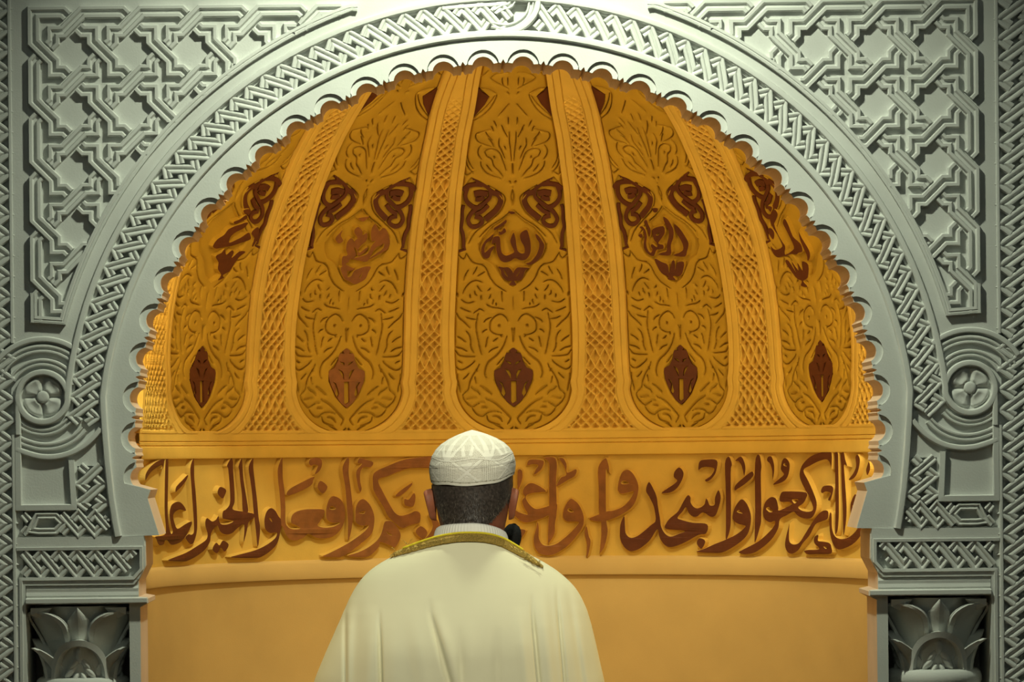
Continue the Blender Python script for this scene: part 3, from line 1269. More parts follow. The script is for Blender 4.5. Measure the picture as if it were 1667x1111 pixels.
def inpoly(px, py, poly):
    r = np.zeros(px.shape, bool)
    n = len(poly)
    for i in range(n):
        x0, y0 = poly[i]
        x1, y1 = poly[(i + 1) % n]
        if y0 == y1:
            continue
        c = ((y0 > py) != (y1 > py)) & (px < (x1 - x0) * (py - y0) / (y1 - y0) + x0)
        r ^= c
    return r


AU = -np.abs(UUm)       # mirror everything onto the left half
Dt = seg_dist(AU, VVm, segs_of(thin), tapers(thin))
Dw = seg_dist(AU, VVm, segs_of(wide), tapers(wide))
Dall = np.minimum(Dt, Dw)
edge = (hw[:, None] - np.abs(UUm)) * cosv
H = 3.2 * (1 - np.exp(-np.minimum(Dall, edge + 2) / 4.0)) - 1.6
H -= 7.0 * np.clip(1 - Dt / 1.35, 0, 1) ** 0.8
H = np.minimum(H, np.where(Dw < 4.2, 1.2 - 9 * np.clip(1 - Dw / 2.0, 0, 1) ** 0.7, 99))
for (dx, dy) in dots:
    d = np.hypot(AU - dx, VVm - dy)
    H -= 7 * np.clip(1 - d / 3.4, 0, 1) ** 0.5


def recess(H, poly, depth, both=True):
    X = AU if both else UUm
    ins = inpoly(X, VVm, poly) if both else inpoly(UUm, VVm, poly)
    d = seg_dist(X if both else UUm, VVm, segs_of([poly + [poly[0]]]))
    return np.where(ins, -depth * np.clip(d / 3.5, 0, 1) + 0.8 * np.clip(1 - d / 3.5, 0, 1), H)


H = recess(H, medal_f, 5.5, both=False)
H = recess(H, drop_f, 4.0, both=False)
H = recess(H, scr_f, 3.5)
H = recess(H, tri_f, 4.5)
H -= 3.0 * np.clip(1 - edge / 3.0, 0, 1)

# brown ribbons of the scrolls (left half, image zoom of the middle panel)
zc, zm = 8.774, 8.547
SCR = [([(255, 95), (300, 85), (340, 160), (430, 190), (505, 260), (505, 360), (430, 440), (330, 515), (265, 565), (215, 630), (195, 700), (235, 775), (320, 780), (390, 725), (370, 660), (290, 640)], 42),
       ([(110, 262), (180, 205), (300, 180), (400, 185)], 46), ([(190, 215), (155, 330), (180, 430), (260, 500), (320, 515)], 46),
       ([(280, 320), (370, 300), (470, 320)], 62), ([(300, 390), (360, 390), (420, 360)], 50),
       ([(520, 290), (620, 320), (660, 420), (600, 540), (500, 630), (440, 680)], 62), ([(480, 480), (390, 565), (300, 605)], 44),
       ([(130, 480), (112, 560), (112, 680), (95, 800), (125, 900), (130, 1040), (128, 1090)], 36)]
SCRP = [(smooth_poly([(740 + x / zc, 280 + y / zc) for x, y in pts], 4), 1.5 * w / zc) for pts, w in SCR]
SCRP.append((smooth_poly([(740 + x / zm, 340 + y / zm) for x, y in [(125, 440), (130, 520), (150, 575), (60, 590)]], 4), 4.2))


def ray_theta(px, py):
    return ray(px, py)


o_, s_ = (740, 340), 8.547
CAL = {}
CAL[2] = ((740, 340), 8.547, [
    [[(550, 260), (640, 200), (715, 145), (715, 190), (640, 245), (555, 290)]],
    [[(610, 310), (640, 312), (660, 300), (690, 260), (715, 300), (700, 325), (640, 355)]],
    [[(540, 345), (480, 390), (430, 430), (385, 500), (365, 580), (385, 650), (430, 685), (480, 670), (505, 600), (550, 530), (545, 510), (490, 540), (450, 580), (415, 600), (415, 540), (440, 470), (510, 420)]],
    [[(525, 410), (560, 380), (620, 380), (635, 450), (640, 540), (660, 610), (710, 645), (770, 630), (825, 600), (820, 560), (780, 470), (780, 410), (815, 330), (830, 340), (850, 420), (860, 510), (880, 580), (930, 615), (975, 600), (970, 520), (925, 440), (910, 370), (930, 320), (1000, 285), (1030, 340), (1055, 450), (1060, 560), (1040, 640), (990, 700), (920, 710), (840, 680), (780, 720), (700, 740), (640, 710), (600, 640), (580, 560), (570, 470), (520, 480)]],
    [[(1130, 340), (1180, 380), (1220, 440), (1250, 500), (1235, 590), (1190, 680), (1120, 740), (1040, 775), (995, 755), (1060, 730), (1130, 650), (1170, 560), (1180, 470), (1140, 400)]],
    [[(605, 800), (680, 810), (750, 810), (800, 860), (815, 890), (830, 860), (870, 815), (930, 810), (1040, 820), (985, 850), (960, 930), (920, 985), (860, 995), (830, 1000), (855, 1055), (760, 1055), (795, 1000), (740, 995), (690, 970), (650, 910), (640, 850)], [(680, 830), (740, 940), (700, 900)], [(915, 840), (880, 920), (860, 930)]],
    [[(755, 25), (830, 30), (835, 55), (790, 65), (760, 45)]]])
CAL[1] = ((500, 340), 8.544, [
    [[(700, 125), (760, 110), (850, 100), (820, 130), (765, 170)]],
    [[(480, 290), (440, 330), (400, 370), (380, 420), (430, 475), (490, 440), (470, 400), (455, 360)]],
    [[(650, 280), (700, 245), (755, 300), (760, 360), (810, 330), (830, 360), (810, 440), (740, 500), (690, 580), (730, 600), (790, 550), (830, 530), (820, 570), (760, 620), (700, 650), (680, 560), (640, 520), (650, 440), (690, 400), (650, 330)]],
    [[(530, 560), (545, 460), (600, 400), (640, 450), (640, 540), (670, 620), (640, 680), (580, 700), (560, 740), (520, 760), (600, 810), (650, 830), (580, 860), (510, 840), (470, 770), (480, 660), (530, 650), (550, 620)]],
    [[(930, 200), (970, 260), (1000, 300), (1040, 260), (1090, 280), (1130, 380), (1140, 480), (1100, 560), (1000, 620), (870, 690), (860, 680), (960, 610), (1050, 540), (1060, 470), (1020, 500), (940, 540), (880, 640), (820, 730), (700, 710), (620, 690), (720, 660), (830, 620), (880, 520), (940, 440), (890, 440), (880, 300)]],
    [[(455, 820), (490, 800), (540, 850), (550, 940), (600, 930), (640, 860), (700, 830), (790, 800), (875, 805), (840, 880), (800, 970), (720, 1020), (650, 1045), (570, 1000), (510, 970), (470, 890)], [(760, 880), (730, 950), (715, 945)]]])
CAL[3] = ((990, 330), 7.933, [
    [[(580, 65), (650, 65), (640, 110), (600, 115)]],
    [[(470, 240), (505, 215), (530, 280), (560, 350), (545, 430), (520, 340)]],
    [[(400, 410), (440, 395), (455, 430), (425, 445)]],
    [[(415, 310), (450, 300), (490, 350), (510, 430), (500, 520), (520, 600), (560, 640), (580, 600), (560, 550), (580, 530), (640, 570), (640, 520), (600, 470), (580, 380), (590, 330), (720, 295), (740, 380), (700, 450), (660, 510), (680, 530), (720, 540), (720, 590), (640, 600), (610, 660), (590, 685), (530, 660), (480, 600), (465, 530), (480, 430), (460, 350)], [(625, 405), (670, 385), (650, 420)]],
    [[(720, 175), (780, 210), (830, 290), (855, 350), (850, 450), (820, 540), (815, 670), (660, 665), (700, 640), (765, 620), (770, 530), (790, 440), (790, 350), (750, 280)]],
    [[(865, 270), (930, 320), (1000, 420), (1050, 520), (1030, 620), (1000, 690), (850, 675), (930, 640), (980, 600), (970, 520), (920, 430), (880, 360)]],
    [[(610, 720), (700, 760), (780, 800), (800, 900), (830, 760), (870, 750), (880, 880), (900, 770), (990, 765), (970, 900), (930, 945), (880, 940), (850, 950), (880, 995), (780, 985), (790, 950), (720, 920), (660, 850)]]])
CAL[0] = ((290, 270), 5.555, [
    [[(580, 395), (630, 385), (620, 420), (590, 430)]],
    [[(300, 720), (340, 660), (400, 620), (440, 570), (500, 540), (560, 520), (590, 510), (620, 510), (600, 540), (560, 570), (500, 600), (460, 640), (450, 690), (520, 660), (560, 640), (620, 600), (640, 620), (640, 660), (560, 690), (470, 720), (400, 730), (330, 745)]],
    [[(650, 600), (700, 550), (720, 570), (710, 640), (670, 720), (655, 715), (675, 650)]],
    [[(490, 500), (540, 480), (600, 440), (610, 470), (550, 500), (500, 520)]],
    [[(325, 815), (380, 780), (410, 745), (420, 800), (470, 760), (490, 780), (470, 830), (540, 770), (595, 775), (540, 820), (490, 890), (450, 950), (390, 985), (400, 1010), (345, 1030), (375, 985), (345, 930), (350, 870)]]])
CAL[4] = ((1170, 270), 5.29, [
    [[(435, 340), (470, 350), (460, 390), (440, 370)]],
    [[(490, 370), (520, 410), (500, 470), (490, 500), (520, 580), (560, 650), (585, 690), (580, 740), (590, 760), (640, 730), (660, 690), (600, 560), (565, 490), (580, 450), (610, 500), (650, 600), (690, 640), (720, 670), (735, 730), (700, 745), (680, 760), (640, 755), (600, 770), (570, 775), (520, 785), (480, 750), (460, 690), (500, 720), (560, 690), (530, 610), (480, 530), (455, 470), (460, 420)]],
    [[(700, 560), (730, 620), (790, 720), (800, 780), (780, 815), (770, 760), (720, 650)]],
    [[(430, 545), (460, 530), (490, 570), (480, 630), (450, 590)]],
    [[(585, 820), (615, 815), (680, 920), (640, 820), (700, 900), (690, 830), (735, 900), (730, 820), (785, 850), (780, 960), (740, 990), (780, 1040), (720, 1030), (730, 990), (690, 970), (640, 910)]]])


def on_niche(px_loops, mb, h0, h1, skirt, mi, mis, cut=None):
    loops = []
    for l in px_loops:
        q = []
        for p in l:
            th, v = ray(*p)
            q.append((th * NR, v))
        loops.append(q)
    plate(mb, loops, h0, h1, mapf=lambda u, v, h: S1(u / NR, v, h), mi=mi, mis=mis, skirt=skirt)


names = ['leftmost', 'left of centre', 'central', 'right of centre', 'rightmost']
LBL = ['leftmost ochre leaf panel of the niche dome, partly hidden by the arch', 'ochre leaf panel of the dome just left of the centre one, with an orange-brown drop',
       'centre ochre leaf panel of the dome, directly above the white cap', 'ochre leaf panel of the dome just right of the centre one', 'rightmost ochre leaf panel of the niche dome, partly hidden by the arch']
for i in range(5):
    th0, ra = PAN[i]
    root = thing('leaf_relief', S1(th0, VB, 2), LBL[i], 'carved panel', 'carved panels of the niche dome')
    g = MB()
    g.grid(Sarr(th0 + UUm / NR * ra, VVm, H + 1.0))
    g.build('leaf_carving', M_PANEL, root, smooth=True)
    # calligraphy of the medallion
    o_, s_, polys = CAL[i]
    cal = MB()
    for loops in polys:
        on_niche([smooth_poly(zz(o_, s_, *l), 3, True) for l in loops], cal, -4.5, 3.6, 2.2, 0, 1)
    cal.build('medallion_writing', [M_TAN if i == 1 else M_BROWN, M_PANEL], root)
    # scroll ornaments either side
    for sgn in (1, -1):
        sc = MB()
        for pts, w in SCRP:
            f = [(sgn * x * ra, v) for x, v in flat(pts)]
            sweep(sc, f, [(-w / 2 - .6, -4), (-w / 2, 1.6), (w / 2, 1.6), (w / 2 + .6, -4)], mapf=lambda u, v, h: S1(th0 + u / NR, v, h), caps=True)
        sc.build('scroll_inlay', M_BROWN, root)
        sc = MB()
        q = [(sgn * x * ra * 0.97, v) for x, v in flat(Z1((262, 205), (284, 195), (298, 218), (340, 240), (315, 285), (250, 358), (254, 300)))]
        plate(sc, [q], -4, 0.5, mapf=lambda u, v, h: S1(th0 + u / NR, v, h), skirt=0.5)
        sc.build('corner_inlay', M_BROWN, root)
    # leaf drop
    dm = MB()
    o6, s6 = (760, 540), 6.947
    half = [(515, 180), (468, 200), (500, 245), (435, 240), (425, 330), (380, 410), (315, 440), (305, 480), (330, 580), (400, 720), (460, 800), (515, 850)]
    f = flat(zz(o6, s6, *half))
    f[0] = (0.01, f[0][1])
    f[-1] = (0.01, f[-1][1])
    f = f + [(-x, v) for x, v in reversed(f[1:-1])]
    hl = flat(zz(o6, s6, (498, 560), (498, 790), (515, 815)))
    hl = hl + [(-x, v) for x, v in reversed(hl[:-1])]
    hole2 = flat(zz(o6, s6, (440, 330), (500, 345), (508, 380), (470, 360)))
    hole3 = flat(zz(o6, s6, (360, 560), (400, 620), (390, 700), (420, 740), (440, 700), (425, 640), (400, 580)))
    hole4 = flat(zz(o6, s6, (430, 420), (480, 440), (498, 480), (500, 540), (475, 500)))
    hs = [hl]
    for hq in (hole2, hole3, hole4):
        hs += [hq, [(-x, v) for x, v in hq]]
    sc_ = [[(x * ra, v) for x, v in l] for l in [f] + hs]
    plate(dm, sc_, -4, 1.0, mapf=lambda u, v, h: S1(th0 + u / NR, v, h), skirt=0.6, mi=0, mis=0)
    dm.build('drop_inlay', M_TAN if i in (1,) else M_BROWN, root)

# ---- ribs between the panels
RLB = ['narrow lattice rib at the far left edge of the dome', 'pale lattice rib between the leftmost dome panel and its neighbour', 'pale lattice rib just left of the centre dome panel',
       'pale lattice rib just right of the centre dome panel', 'pale lattice rib between the rightmost dome panel and its neighbour', 'narrow lattice rib at the far right edge of the dome']
NC = 96
psi_pts = []
ylist = [(703, 0), (668, 2.2), (644, 3.1), (598, 6.0), (566, 7.0), (536, 9.0), (505, 10.0), (478, 11.9), (446, 12.9), (422, 14.8), (392, 15.8), (366, 17.8), (338, 18.8), (314, 20.7), (288, 21.7), (262, 24), (200, 29), (120, 37), (60, 44)]
pv = np.array([vy(y, 0.25) for y, p in ylist])
pp = np.array([p for y, p in ylist])
for i in range(6):
    (ta, ra), (tb, rb_) = PAN_ALL[i], PAN_ALL[i + 1]
    LA = ta + halfw(vrow) * ra
    RA = tb - halfw(vrow) * rb_
    c = np.linspace(0, 1, NC)
    TH = LA[:, None] + (RA - LA)[:, None] * c[None, :]
    VV = np.repeat(vrow[:, None], NC, 1)
    cs = np.cos(np.clip(VV, 0, None) / NR)
    # distance to the panel edges
    dl = np.full(TH.shape, 1e9)
    la = np.stack([LA, vrow], 1)
    rr_ = np.stack([RA, vrow], 1)
    st = 4
    for e in (la, rr_):
        for j in range(0, 130, 2):
            a, b = e[j], e[min(j + 2, len(e) - 1)]
            ax, ay, bx, by = a[0] * NR, a[1], b[0] * NR, b[1]
            sel = np.abs(VV - ay) < 45
            x, y = TH[sel] * NR, VV[sel]
            dx, dy = bx - ax, by - ay
            t = np.clip(((x - ax) * dx + (y - ay) * dy) / (dx * dx + dy * dy + 1e-9), 0, 1)
            dl[sel] = np.minimum(dl[sel], np.hypot(x - ax - t * dx, y - ay - t * dy))
    hd = np.minimum(TH - LA[:, None], RA[:, None] - TH) * NR * cs
    dl = np.where(VV > VB + FR * 0.9, hd, np.minimum(dl, np.where(VV > VB + FR * .5, hd, 1e9)))
    tot = (RA - LA)[:, None] * NR * cs
    Hh_ = 6.5 * np.clip(dl / 1.6, 0, 1)
    Fw = np.minimum(27.0, tot * 0.39)
    Hh_ -= 4.0 * np.clip(1 - np.abs(dl - Fw * .45) / 1.2, 0, 1)
    Hh_ -= 4.0 * np.clip(1 - np.abs(dl - Fw + 1.5) / 1.2, 0, 1)
    xo = (TH - (LA + RA)[:, None] / 2) * NR * cs
    ps = np.interp(VV.ravel(), pv, pp).reshape(VV.shape)
    Wd = 18.0 * np.maximum(.42, (tot - 2 * Fw) / 31.0).clip(.42, 1.0)
    fa = (ps + xo / Wd) % 1
    fb = (ps - xo / Wd) % 1
    da = np.abs(fa - 0.5) * Wd * 1.0
    db = np.abs(fb - 0.5) * Wd
    pit = np.clip((np.minimum(da, db) - 1.0) / 2.6, 0, 1)
    zone = np.clip((dl - Fw) / 1.5, 0, 1) * np.clip((VV - (VB + 4)) / 2, 0, 1) * np.clip((560 - VV) / 90, 0, 1)
    Hh_ -= 9.0 * pit * zone
    Hh_[:, 0] = -11
    Hh_[:, -1] = -11
    rp = MB()
    rp.grid(Sarr(TH, VV, Hh_ + 1.0))
    o = rp.build('dome_rib', M_RIB, None, smooth=True)
    tag(o, RLB[i], 'carved rib', 'lattice ribs of the niche dome')

# ---- cornice above and ledge below the inscription


def revolve(profile, name, label, cat, m):
    mb = MB()
    th = np.radians(np.linspace(-91, 91, 141))
    v = np.array([vy(y) for y, h in profile])
    h = np.array([h for y, h in profile])
    mb.grid(Sarr(th[None, :], v[:, None], h[:, None]))
    o = mb.build(name, m, None, smooth=True, angle=35)
    return tag(o, label, cat)


revolve([(699, 2), (701, 6.6), (713, 7), (714.5, 7), (715.5, 4.8), (717, 7.3), (721, 7.3), (722.2, 5), (723.8, 9), (738, 10.5), (741.5, 9.5), (742.5, 7), (743, -1.5)],
        'niche_cornice', 'horizontal ochre moulding between the dome panels and the brown writing', 'moulding', M_RIB)
revolve([(905, -1.5), (908, 3), (912, 6), (934, 7.5), (936.5, 6.5), (937.5, -1.5)],
        'niche_ledge', 'horizontal ochre ledge under the brown writing', 'moulding', M_NICHE)

# ---- the inscription
OA, SA_ = (210, 720), 5.292
OB, SB_ = (440, 720), 5.289
OC, SC_ = (820, 720), 5.292
OD, SD_ = (1050, 720), 5.29
OE, SE_ = (1230, 720), 5.29
LET = [
    (OA, SA_, 0, [[(95, 330), (98, 280), (130, 225), (180, 180), (235, 150), (258, 148), (260, 180), (248, 235), (240, 200), (190, 225), (140, 265), (105, 320)]]),
    (OA, SA_, 0, [[(272, 165), (296, 148), (296, 300), (291, 560), (297, 700), (320, 790), (335, 770), (318, 700), (308, 620), (318, 560), (340, 530), (385, 515), (425, 540), (452, 592), (400, 582), (360, 600), (340, 635), (352, 700), (378, 748), (440, 712), (497, 685), (500, 715), (470, 775), (440, 825), (395, 868), (325, 886), (290, 850), (268, 850), (255, 882), (215, 887), (190, 835), (185, 815), (262, 800), (275, 740), (264, 560)]]),
    (OA, SA_, 0, [[(490, 225), (520, 145), (524, 300), (535, 420), (545, 560), (550, 700), (545, 780), (520, 865), (492, 880), (465, 855), (447, 820), (475, 795), (500, 800), (520, 775), (520, 690), (510, 540), (500, 400)]]),
    (OA, SA_, 0, [[(360, 430), (368, 385), (420, 330), (465, 285), (465, 310), (430, 365), (380, 415)]]),
    (OA, SA_, 0, [[(812, 200), (848, 138), (862, 170), (865, 260), (876, 420), (876, 520), (860, 580), (950, 600), (1040, 618), (1046, 650), (1000, 690), (985, 760), (962, 850), (956, 845), (960, 712), (905, 740), (855, 785), (800, 797), (755, 775), (735, 735), (725, 720), (690, 752), (668, 800), (662, 855), (620, 925), (550, 980), (470, 1022), (420, 1030), (298, 1024), (330, 1002), (450, 955), (560, 890), (620, 850), (640, 815), (638, 780), (622, 725), (622, 680), (638, 656), (680, 685), (715, 668), (735, 638), (745, 690), (770, 712), (830, 705), (865, 680), (800, 665), (772, 655), (775, 600), (800, 582), (830, 545), (838, 480), (830, 330), (820, 230)]]),
    (OA, SA_, 0, [[(912, 205), (940, 140), (945, 190), (955, 330), (980, 480), (995, 600), (950, 600), (940, 450), (925, 330), (918, 250)]]),
    (OA, SA_, 0, [[(1000, 215), (1038, 140), (1040, 220), (1055, 350), (1075, 520), (1085, 640), (1100, 750), (1085, 885), (1075, 885), (1062, 760), (1045, 620), (1030, 450), (1012, 320)]]),
    (OA, SA_, 0, [[(728, 440), (750, 388), (800, 410), (795, 450), (770, 487)]]),
    (OA, SA_, 0, [[(683, 925), (715, 868), (745, 890), (775, 850), (825, 885), (790, 945), (755, 910), (725, 958)]]),
    (OA, SA_, 0, [[(1140, 650), (1160, 595), (1195, 570), (1230, 590), (1260, 640), (1285, 680), (1275, 780), (1250, 870), (1200, 930), (1120, 985), (1050, 1000), (850, 995), (900, 975), (1050, 935), (1150, 890), (1230, 830), (1245, 780), (1190, 785), (1150, 755), (1138, 710)], [(1175, 660), (1205, 690), (1190, 655)]]),
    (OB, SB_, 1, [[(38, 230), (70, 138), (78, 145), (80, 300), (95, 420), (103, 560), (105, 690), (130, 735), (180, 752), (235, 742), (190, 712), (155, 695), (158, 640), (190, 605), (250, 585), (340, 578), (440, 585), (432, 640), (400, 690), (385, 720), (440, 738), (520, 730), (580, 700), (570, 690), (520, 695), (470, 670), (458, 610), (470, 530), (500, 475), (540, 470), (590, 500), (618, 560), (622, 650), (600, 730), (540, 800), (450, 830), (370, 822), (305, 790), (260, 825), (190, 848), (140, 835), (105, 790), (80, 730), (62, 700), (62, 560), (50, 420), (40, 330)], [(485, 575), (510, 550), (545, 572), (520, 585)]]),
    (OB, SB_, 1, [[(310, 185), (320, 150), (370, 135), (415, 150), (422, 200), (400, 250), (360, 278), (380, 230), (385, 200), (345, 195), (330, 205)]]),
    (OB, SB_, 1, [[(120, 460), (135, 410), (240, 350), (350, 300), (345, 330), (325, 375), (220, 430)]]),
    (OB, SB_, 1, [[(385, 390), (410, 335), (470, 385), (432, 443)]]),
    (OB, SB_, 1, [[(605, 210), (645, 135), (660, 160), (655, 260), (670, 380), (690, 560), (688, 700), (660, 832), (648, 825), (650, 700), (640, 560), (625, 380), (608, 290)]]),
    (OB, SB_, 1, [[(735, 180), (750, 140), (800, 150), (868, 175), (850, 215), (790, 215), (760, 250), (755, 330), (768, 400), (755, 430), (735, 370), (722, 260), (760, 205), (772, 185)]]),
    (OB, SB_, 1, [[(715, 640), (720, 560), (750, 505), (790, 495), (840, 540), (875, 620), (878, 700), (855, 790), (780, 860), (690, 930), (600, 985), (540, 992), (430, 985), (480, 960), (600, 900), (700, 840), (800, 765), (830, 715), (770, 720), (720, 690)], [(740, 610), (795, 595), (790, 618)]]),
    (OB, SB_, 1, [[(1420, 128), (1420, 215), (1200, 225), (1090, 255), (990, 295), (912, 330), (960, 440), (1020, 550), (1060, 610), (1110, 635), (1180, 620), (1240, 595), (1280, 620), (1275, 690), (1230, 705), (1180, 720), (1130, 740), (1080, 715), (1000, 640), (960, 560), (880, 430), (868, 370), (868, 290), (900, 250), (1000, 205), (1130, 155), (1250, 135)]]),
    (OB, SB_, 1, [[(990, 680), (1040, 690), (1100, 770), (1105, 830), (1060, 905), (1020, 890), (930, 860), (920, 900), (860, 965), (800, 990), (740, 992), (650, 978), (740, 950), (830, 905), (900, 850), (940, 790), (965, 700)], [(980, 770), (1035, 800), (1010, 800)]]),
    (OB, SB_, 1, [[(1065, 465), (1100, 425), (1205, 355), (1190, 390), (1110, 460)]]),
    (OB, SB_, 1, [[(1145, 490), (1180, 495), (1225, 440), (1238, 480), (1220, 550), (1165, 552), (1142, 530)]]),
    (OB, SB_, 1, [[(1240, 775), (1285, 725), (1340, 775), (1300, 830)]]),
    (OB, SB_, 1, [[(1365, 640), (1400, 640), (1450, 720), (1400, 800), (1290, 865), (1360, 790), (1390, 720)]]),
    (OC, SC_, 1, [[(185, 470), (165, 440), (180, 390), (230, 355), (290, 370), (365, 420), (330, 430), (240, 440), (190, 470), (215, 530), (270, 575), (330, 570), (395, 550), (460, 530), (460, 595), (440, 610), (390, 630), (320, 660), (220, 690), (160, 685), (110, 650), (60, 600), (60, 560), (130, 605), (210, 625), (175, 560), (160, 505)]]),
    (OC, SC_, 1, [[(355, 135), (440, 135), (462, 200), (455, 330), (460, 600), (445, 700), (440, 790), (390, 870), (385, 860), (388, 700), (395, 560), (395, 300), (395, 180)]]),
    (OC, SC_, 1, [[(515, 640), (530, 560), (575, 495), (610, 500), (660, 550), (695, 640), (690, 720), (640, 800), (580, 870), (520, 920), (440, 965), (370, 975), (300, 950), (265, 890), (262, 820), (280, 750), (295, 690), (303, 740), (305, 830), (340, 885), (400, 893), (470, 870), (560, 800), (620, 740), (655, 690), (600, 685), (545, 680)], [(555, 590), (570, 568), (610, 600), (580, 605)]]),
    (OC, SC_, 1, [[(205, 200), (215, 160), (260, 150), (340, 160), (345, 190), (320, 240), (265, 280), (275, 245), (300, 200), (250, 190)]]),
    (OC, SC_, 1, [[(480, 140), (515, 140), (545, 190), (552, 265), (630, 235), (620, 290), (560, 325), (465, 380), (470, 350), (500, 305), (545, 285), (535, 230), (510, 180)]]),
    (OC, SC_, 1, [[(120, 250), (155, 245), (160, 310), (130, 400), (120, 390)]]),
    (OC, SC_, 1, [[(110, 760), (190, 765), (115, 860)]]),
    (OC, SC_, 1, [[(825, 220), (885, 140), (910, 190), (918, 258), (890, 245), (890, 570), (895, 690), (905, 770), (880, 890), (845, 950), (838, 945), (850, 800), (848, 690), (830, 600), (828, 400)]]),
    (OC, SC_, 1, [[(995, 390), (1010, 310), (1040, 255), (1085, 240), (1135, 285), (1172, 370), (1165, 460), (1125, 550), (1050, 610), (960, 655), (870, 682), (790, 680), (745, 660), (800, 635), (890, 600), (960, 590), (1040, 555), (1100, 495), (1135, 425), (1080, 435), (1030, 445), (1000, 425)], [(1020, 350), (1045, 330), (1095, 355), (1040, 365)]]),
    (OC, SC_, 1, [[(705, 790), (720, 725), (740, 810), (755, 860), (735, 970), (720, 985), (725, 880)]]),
    (OD, SD_, 0, [[(22, 415), (48, 345), (85, 400), (115, 470), (128, 560), (145, 660), (155, 730), (190, 790), (240, 815), (310, 790), (360, 765), (195, 745), (205, 690), (240, 650), (300, 600), (345, 520), (385, 460), (410, 475), (412, 520), (440, 560), (480, 570), (530, 540), (545, 490), (560, 500), (580, 545), (620, 540), (625, 480), (655, 415), (675, 480), (655, 570), (625, 635), (580, 640), (520, 605), (470, 640), (430, 640), (395, 610), (372, 560), (340, 600), (298, 650), (330, 670), (430, 695), (555, 708), (548, 785), (480, 800), (380, 855), (300, 890), (230, 905), (180, 880), (140, 820), (122, 750), (60, 840), (0, 895), (-60, 930), (-120, 938), (-170, 900), (-200, 840), (-205, 780), (-197, 700), (-167, 640), (-162, 720), (-152, 790), (-107, 825), (-37, 800), (60, 720), (105, 680), (100, 600), (85, 540), (50, 470)]]),
    (OD, SD_, 0, [[(465, 870), (490, 828), (538, 850), (520, 905), (495, 915)]]),
    (OD, SD_, 0, [[(265, 300), (275, 250), (315, 220), (350, 265), (335, 330), (290, 400), (230, 435), (160, 438), (210, 400), (270, 360), (295, 330)]]),
    (OD, SD_, 0, [[(480, 240), (490, 170), (540, 152), (640, 158), (635, 250), (600, 310), (555, 340), (540, 325), (590, 290), (620, 230), (560, 215), (510, 220)]]),
    (OD, SD_, 0, [[(712, 185), (745, 125), (772, 190), (762, 260), (765, 600), (758, 740), (730, 830), (718, 825), (720, 700), (718, 400)]]),
    (OD, SD_, 0, [[(802, 160), (850, 125), (880, 170), (890, 230), (880, 290), (870, 250), (855, 200), (830, 165)]]),
    (OD, SD_, 0, [[(795, 415), (805, 370), (870, 310), (945, 255), (960, 290), (900, 350), (820, 405)]]),
    (OD, SD_, 0, [[(780, 630), (800, 560), (850, 495), (890, 515), (925, 580), (940, 660), (920, 770), (870, 840), (780, 905), (690, 950), (600, 955), (465, 945), (530, 920), (620, 880), (720, 840), (820, 790), (890, 730), (870, 715), (820, 700), (785, 670)], [(815, 600), (835, 585), (865, 615), (840, 612)]]),
    (OD, SD_, 0, [[(975, 180), (1010, 110), (1030, 200), (1025, 300), (1030, 640), (1015, 740), (980, 850), (970, 840), (975, 600)]]),
    (OE, SE_, 0, [[(92, 600), (110, 520), (160, 475), (205, 490), (225, 560), (230, 590), (300, 560), (345, 535), (320, 515), (240, 510), (250, 440), (300, 425), (468, 435), (465, 490), (440, 530), (400, 560), (430, 590), (490, 600), (530, 575), (500, 480), (450, 390), (415, 310), (415, 250), (440, 190), (500, 130), (580, 95), (660, 80), (692, 100), (688, 230), (680, 190), (650, 150), (580, 165), (500, 205), (445, 245), (490, 340), (530, 430), (560, 520), (550, 600), (510, 655), (440, 655), (390, 630), (360, 600), (300, 630), (240, 665), (225, 740), (180, 820), (110, 890), (20, 950), (-60, 965), (-120, 950), (-80, 925), (0, 885), (60, 850), (140, 780), (190, 720), (195, 680), (150, 690), (105, 660)], [(118, 575), (140, 560), (180, 595), (150, 605)], [(345, 495), (400, 495), (370, 530)]]),
    (OE, SE_, 0, [[(600, 600), (640, 588), (662, 605), (655, 660), (600, 685), (550, 710), (500, 800), (440, 870), (400, 930), (350, 960), (310, 950), (285, 900), (290, 830), (310, 750), (322, 700), (318, 800), (325, 860), (360, 882), (410, 865), (460, 790), (510, 710), (560, 640)]]),
    (OE, SE_, 0, [[(720, 95), (745, 90), (750, 200), (755, 560), (750, 700), (740, 770), (722, 785), (725, 600), (722, 300)]]),
    (OE, SE_, 0, [[(770, 120), (795, 85), (810, 150), (825, 205), (800, 200), (808, 330), (822, 560), (815, 700), (795, 800), (790, 600), (780, 400), (775, 200)]]),
    (OE, SE_, 0, [[(672, 720), (675, 620), (690, 620), (695, 740), (720, 810), (770, 835), (840, 820), (900, 770), (950, 700), (950, 790), (900, 860), (830, 905), (750, 925), (705, 880), (680, 800)]]),
    (OE, SE_, 0, [[(900, 130), (920, 110), (938, 150), (930, 220), (910, 280), (880, 315), (840, 325), (880, 270), (905, 210)]]),
    (OE, SE_, 0, [[(855, 580), (860, 520), (890, 455), (910, 455), (950, 480), (955, 680), (880, 660), (860, 620)], [(872, 550), (895, 540), (890, 570)]]),
    (OE, SE_, 0, [[(995, 230), (1018, 170), (1028, 230), (1005, 285), (995, 260)]]),
    (OE, SE_, 0, [[(598, 420), (620, 380), (680, 375), (705, 395), (700, 440), (680, 500), (660, 495), (685, 440), (640, 425), (610, 440)]]),
    (OE, SE_, 0, [[(450, 940), (480, 930), (570, 925), (580, 910), (540, 870), (540, 820), (575, 800), (572, 850), (620, 858), (670, 870), (688, 900), (685, 960), (560, 965), (480, 965)], [(620, 900), (655, 905), (640, 920)]]),
